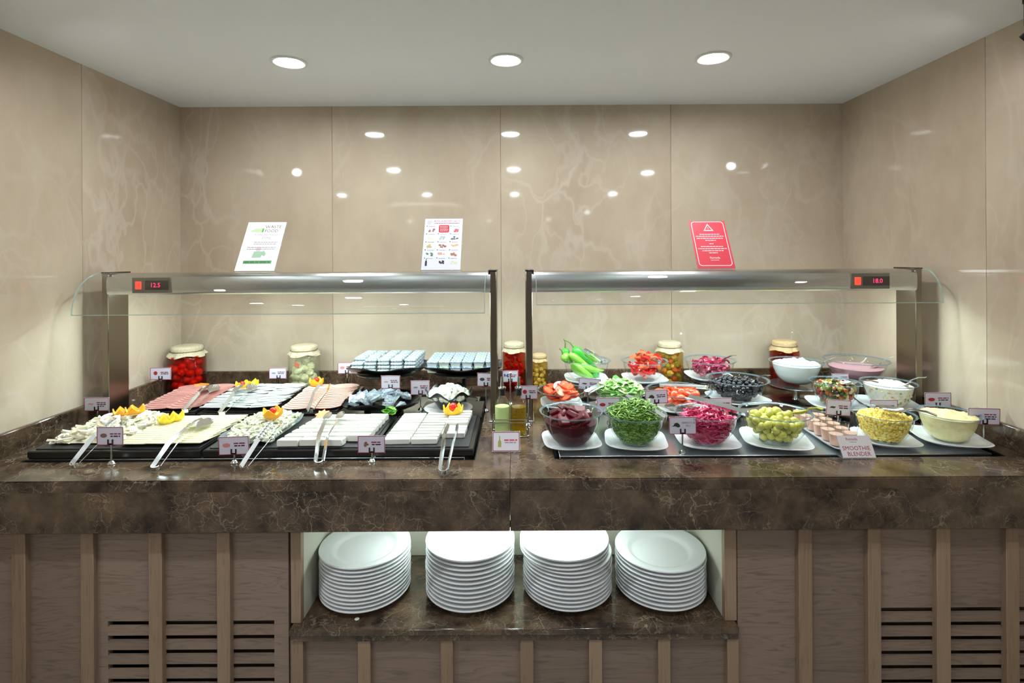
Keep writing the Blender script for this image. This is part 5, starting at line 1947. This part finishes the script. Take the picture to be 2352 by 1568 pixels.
TAN = ('tan', srgb(196, 150, 120))
BRN = ('brown', srgb(130, 92, 80))
REDI = ('red', srgb(170, 30, 44))
DKG = ('dark_green', srgb(34, 56, 32))
GRYI = ('grey', srgb(130, 130, 140))
PNKI = ('pink', srgb(206, 130, 130))
BLUI = ('blue', srgb(70, 80, 130))
label_stand(369, (369, 858), 48, 28, 2.20, ZC, 'label card with a dark red berry picture beside the cherry tomato jar', REDI, 'round')
label_stand(222, (222, 928), 57, 31, 1.86, ZC, 'label card with three lines of print behind the string cheese', TAN, 'strip', 3)
label_stand(254, (253, 1001), 61, 42, 1.528, ZC, 'purple looking label card with a brown picture in front of the string cheese tray', BRN, 'blob')
label_stand(640, (638, 857), 40, 25, 2.27, ZC, 'plain white label card behind the thin white cheese slices', GRYI, 'strip')
label_stand(797, (796, 845), 40, 26, 2.27, ZC, 'label card with pink print behind the mortadella', PNKI, 'blob', 1)
label_stand(897, (897, 877), 44, 30, 2.028, ZS + 0.032, 'label card with a tan picture behind the foil cheese portions', TAN, 'strip')
label_stand(966, (965, 890), 44, 33, 1.98, ZS + 0.016, 'pale label card with faint print beside the curd bowl', GRYI, 'strip')
label_stand(537, (537, 1023), 70, 42, 1.53, ZC, 'label card with an oval picture in front of the grated cheese', PNKI, 'blob', 2, 0, -2)
label_stand(854, (853, 1020), 63, 40, 1.533, ZC, 'label card with a sprig picture in front of the soft white cheese', BRN, 'sprig')
label_stand(1116, (1118, 872), 44, 31, 2.03, ZC, 'label card with a dark bowl picture behind the inner steel post', ('dark', srgb(60, 60, 76)), 'blob', 2, 0, 2)
label_stand(1172, (1172, 864), 37, 27, 2.12, ZC, 'label card with a blue picture behind the bottle pourers', BLUI, 'sprig')
label_stand(1213, (1215, 901), 40, 31, 1.855, ZC, 'label card with a red picture beside the olive oil bottle', REDI, 'round')
label_stand(1350, (1354, 882), 50, 27, 2.0, ZS, 'tilted label card in front of the green pepper bowl', DKG, 'strip', 2, 0, 6)
label_stand(1398, (1397, 930), 54, 34, 1.765, ZS, 'label card mostly hidden between the beetroot and dill bowls', REDI, 'blob')
label_stand(1508, (1508, 911), 52, 32, 1.77, ZS, 'tilted label card with a dark green picture behind the dill tongs', DKG, 'bush', 2, 0, -4)
label_stand(1568, (1568, 977), 63, 40, 1.577, ZS, 'label card reading dill with a dark bush picture in front of the red cabbage plate', DKG, 'bush', 2, 0, 0, ('DEREOTU &', 'DILL'))
label_stand(1656, (1656, 929), 50, 32, 1.80, ZS, 'label card hidden behind the red cabbage tongs', PNKI, 'blob')
label_stand(1926, (1926, 936), 57, 36, 1.78, ZS, 'tilted label card with a dark leaf picture above the smoothie glasses', DKG, 'strip', 2, 0, 4)
label_stand(2030, (2030, 936), 64, 36, 1.77, ZS, 'label card with an orange picture behind the sweetcorn bowl', ('orange', srgb(206, 136, 90)), 'strip')
label_stand(2154, (2154, 918), 61, 34, 1.82, ZC, 'label card with a red oval picture beside the right steel post', REDI, 'blob')
label_stand(2262, (2260, 956), 74, 38, 1.64, ZC, 'wide label card on a chrome stand beside the creamy yellow salad', GRYI, 'strip', 3, 0, 2)
label_stand(1932, (1930, 868), 40, 22, 2.04, ZS, 'small label card half hidden under the pink yogurt bowl', REDI, 'strip', 1)


# ================================================================ tongs and spoons
M_TONG = mat('tong_steel', srgb(222, 226, 228), 0.16, 1.0)


def tongs(h, hd, zh, zt, kind, label, spread=0.045, width=0.012, hl=0.07, over=None):
    """h: hinge pixel on height zh; hd: pixel of the head ends on height zt"""
    A, B_ = atZ(*h, zh), atZ(*hd, zt)
    d = B_ - A
    Ln = d.length
    yv = d.normalized()
    xv = yv.cross(Vector((0, 0, 1))).normalized()
    zv = xv.cross(yv)
    M = Matrix(((xv.x, yv.x, zv.x, A.x), (xv.y, yv.y, zv.y, A.y), (xv.z, yv.z, zv.z, A.z), (0, 0, 0, 1)))
    t = thing('serving_tongs', label, 'tongs', M)
    r0 = 0.010
    bend = [(r0 * math.cos(a), -r0 * math.sin(a) * 0.9 + r0, 0) for a in [PI * k / 10 for k in range(11)]]
    obj('spring_bend', MB().sweep(bend, width, 0.0018, side=(0, 0, 1)), M_TONG, t)
    for s_ in (-1, 1):
        e = s_ * spread / 2
        sd = Vector((s_ * 0.72, 0, 0.70)).normalized()
        u_, lf = 0.35, 0.001
        if over:
            u_ = (over[0] - A.y) / (B_.y - A.y)
            lf = max(0.001, (over[1] - (A.z + (B_.z - A.z) * u_)) / zv.z)
        u2 = (Ln - hl) / Ln
        l2 = 0.001 + (lf * (1 - u2) / (1 - u_) if over else 0)
        arm = [(s_ * r0, r0, 0), (s_ * (r0 + (spread / 2 - r0) * u_), Ln * u_, lf), (e, Ln - hl, l2), (e, Ln - hl + 0.008, l2)]
        a_ = obj('arm', MB().sweep(arm, [width, width * 1.05, width * 0.9, width * 0.8], 0.0018, side=sd), M_TONG, t)
        y0, y1 = Ln - hl, Ln
        hmb = MB()
        if kind == 'comb':
            hmb.sweep([(e, y0, 0), (e * 1.05, y1, 0.002)], 0.008, 0.0022, side=sd)
            for k in range(6):
                yy = y0 + 0.012 + k * (hl - 0.014) / 5
                hmb.sweep([(e, yy, 0.003), (e - s_ * 0.008, yy + 0.002, 0.0), (e - s_ * 0.014, yy + 0.002, -0.008)], 0.005, 0.0018, side=(0, 1, 0))
        elif kind == 'frame':
            ol = [(0.0, y0), (0.009, y0 + hl * 0.25), (0.019, y0 + hl * 0.55), (0.0185, y1 - 0.016), (0.01, y1 - 0.004), (0, y1), (-0.01, y1 - 0.004), (-0.0185, y1 - 0.016), (-0.019, y0 + hl * 0.55), (-0.009, y0 + hl * 0.25)]
            Ty = T(e, 0, 0.002) @ Matrix.Rotation(s_ * 0.35, 4, 'Y')
            hmb.prism(ol, -0.0005, 0.0005, Ty)
            hmb.tube([(x_, y_, 0) for x_, y_ in ol + ol[:1]], 0.0018, 6, Ty)
            for q in (-0.007, 0.0, 0.007):
                hmb.tube([(q * 0.5, y0 + 0.016, 0.0005), (q, y1 - 0.008, 0.0005)], 0.0013, 5, Ty)
        elif kind == 'spoon':
            hmb.sphere((e, (y0 + y1) / 2, 0.002), 1.0, 16, 10, (0.013, hl / 2, 0.003))
        else:
            hmb.sweep([(e, y0, 0), (e * 0.9, y0 + hl * 0.5, 0.0), (e * 0.75, y1, 0.0)], [width * 0.8, width * 1.1, width * 0.8], 0.0018, side=sd)
        if over:
            hmb.v = [(x_, y_, z_ + l2 * (1 - (y_ - y0) / hl)) for x_, y_, z_ in hmb.v]
        obj('head', hmb, M_TONG, a_)
    return t


tongs((165, 1072), (276, 966), ZC + 0.008, 0.985, 'comb', 'steel toothed tongs resting on the string cheese', 0.05, over=(1.565, 0.950))
tongs((352, 1078), (470, 962), ZC + 0.008, 0.966, 'frame', 'steel wire head tongs lying across the yellow cheese slices', 0.034, hl=0.08, over=(1.565, 0.950))
tongs((556, 1078), (634, 972), ZC + 0.008, 0.985, 'comb', 'steel toothed tongs resting on the grated cheese', 0.046, over=(1.565, 0.950))
tongs((731, 1066), (772, 946), ZC + 0.008, 0.972, 'spoon', 'steel spoon head tongs resting on the soft white cheese', 0.04, hl=0.08, over=(1.58, 0.966))
tongs((1017, 1086), (1040, 974), ZC + 0.008, 0.968, 'plain', 'plain steel tongs resting on the cheese sticks', 0.036, hl=0.06, over=(1.565, 0.950))
tongs((425, 944), (486, 886), 0.956, 0.982, 'frame', 'steel wire head tongs lying on the ham', 0.036, hl=0.08)
tongs((508, 950), (568, 884), 0.954, 0.986, 'frame', 'steel wire head tongs lying on the thin white cheese', 0.05, hl=0.08)
tongs((712, 944), (746, 882), 0.956, 0.986, 'plain', 'steel tongs lying on the mortadella', 0.05, hl=0.08)


def tongs_at(a, Ya, b_, Yb, kind, label, spread=0.03, width=0.011, hl=0.05):
    A, B_ = atY(*a, Ya), atY(*b_, Yb)
    d = B_ - A
    h = [0, 0]
    # reuse tongs() with explicit points
    global atZ
    keep = atZ
    seq = [A, B_]
    atZ = lambda *k: seq.pop(0)
    t = tongs(h, h, 0, 0, kind, label, spread, width, hl)
    atZ = keep
    return t


tongs_at((1388, 832), 2.12, (1340, 802), 2.20, 'comb', 'small toothed tongs lying on the green peppers', 0.03)
tongs_at((1518, 832), 2.12, (1466, 812), 2.22, 'comb', 'small toothed tongs lying on the red pepper strips', 0.03)
tongs_at((1345, 903), 1.80, (1408, 873), 1.92, 'frame', 'wire head tongs lying on the shredded lettuce', 0.03)
tongs_at((1530, 962), 1.56, (1432, 908), 1.70, 'plain', 'long steel tongs lying across the dill', 0.034, hl=0.06)
tongs_at((1722, 952), 1.60, (1578, 912), 1.72, 'plain', 'wide steel tongs lying across the red cabbage', 0.04, width=0.016, hl=0.06)
tongs_at((1628, 890), 1.86, (1515, 885), 1.90, 'plain', 'steel tongs lying across the orange tomato halves', 0.03)


def spoon(tip, Yt, end, Ye, label, m=None, rb_=0.023, bw=0.012, hook=False, wood_=False):
    A, B_ = atY(*tip, Yt), atY(*end, Ye)
    d = B_ - A
    Ln = d.length
    yv = d.normalized()
    xv = yv.cross(Vector((0, 0, 1))).normalized()
    zv = xv.cross(yv)
    M = Matrix(((xv.x, yv.x, zv.x, A.x), (xv.y, yv.y, zv.y, A.y), (xv.z, yv.z, zv.z, A.z), (0, 0, 0, 1)))
    t = thing('serving_spoon', label, 'spoon', M)
    m = m or M_TONG
    mb = MB()
    prof_ = [(0.0, -0.008), (0.5, -0.0065), (0.85, -0.002), (1.0, 0.002), (0.97, 0.003), (0.8, -0.0005), (0.5, -0.005), (0, -0.0065)]
    mb.lathe([(r_ * rb_, z) for r_, z in prof_], 24, T(0, rb_ * 0.2, 0), 1.0, 1.35)
    obj('spoon_bowl', mb, m, t)
    pts = [(0, rb_ * 1.45, 0.001), (0, Ln * 0.45, 0.008), (0, Ln * 0.8, 0.007), (0, Ln, 0.0)]
    if hook:
        pts += [(0, Ln + 0.012, -0.004), (0, Ln + 0.02, -0.014), (0, Ln + 0.02, -0.026)]
    obj('handle', MB().sweep(pts, [bw * 0.6, bw * 0.75, bw, bw * 1.2] + ([bw, bw * 0.8, bw * 0.7] if hook else []), 0.003, side=(1, 0, 0)), m, t)
    return t


spoon((1650, 836), 2.20, (1689, 816), 2.10, 'steel spoon standing in the pickled onion bowl', rb_=0.014)
spoon((1725, 880), 1.96, (1766, 862), 1.88, 'steel spoon standing in the black olives', rb_=0.016)
spoon((1835, 946), 1.66, (1890, 940), 1.60, 'yellow green plastic spoon in the green olives', mat('olive_plastic', srgb(170, 166, 40), 0.3), 0.018, 0.010)
spoon((1862, 846), 2.10, (1938, 816), 2.06, 'steel ladle hooked over the white yogurt bowl', hook=True)
spoon((2005, 842), 2.12, (2072, 814), 2.06, 'steel ladle hooked over the pink yogurt bowl', hook=True)
spoon((1942, 880), 1.88, (2018, 878), 1.82, 'steel spoon lying in the mixed pickle salad')
spoon((2070, 888), 1.85, (2126, 866), 1.79, 'steel spoon lying in the creamy vegetable salad')
spoon((2040, 938), 1.63, (2152, 954), 1.56, 'large steel serving spoon lying in the sweetcorn', None, 0.03, 0.016)
spoon((2232, 960), 1.66, (2248, 936), 1.66, 'thin steel spoon standing in the creamy yellow salad', rb_=0.014, bw=0.004)
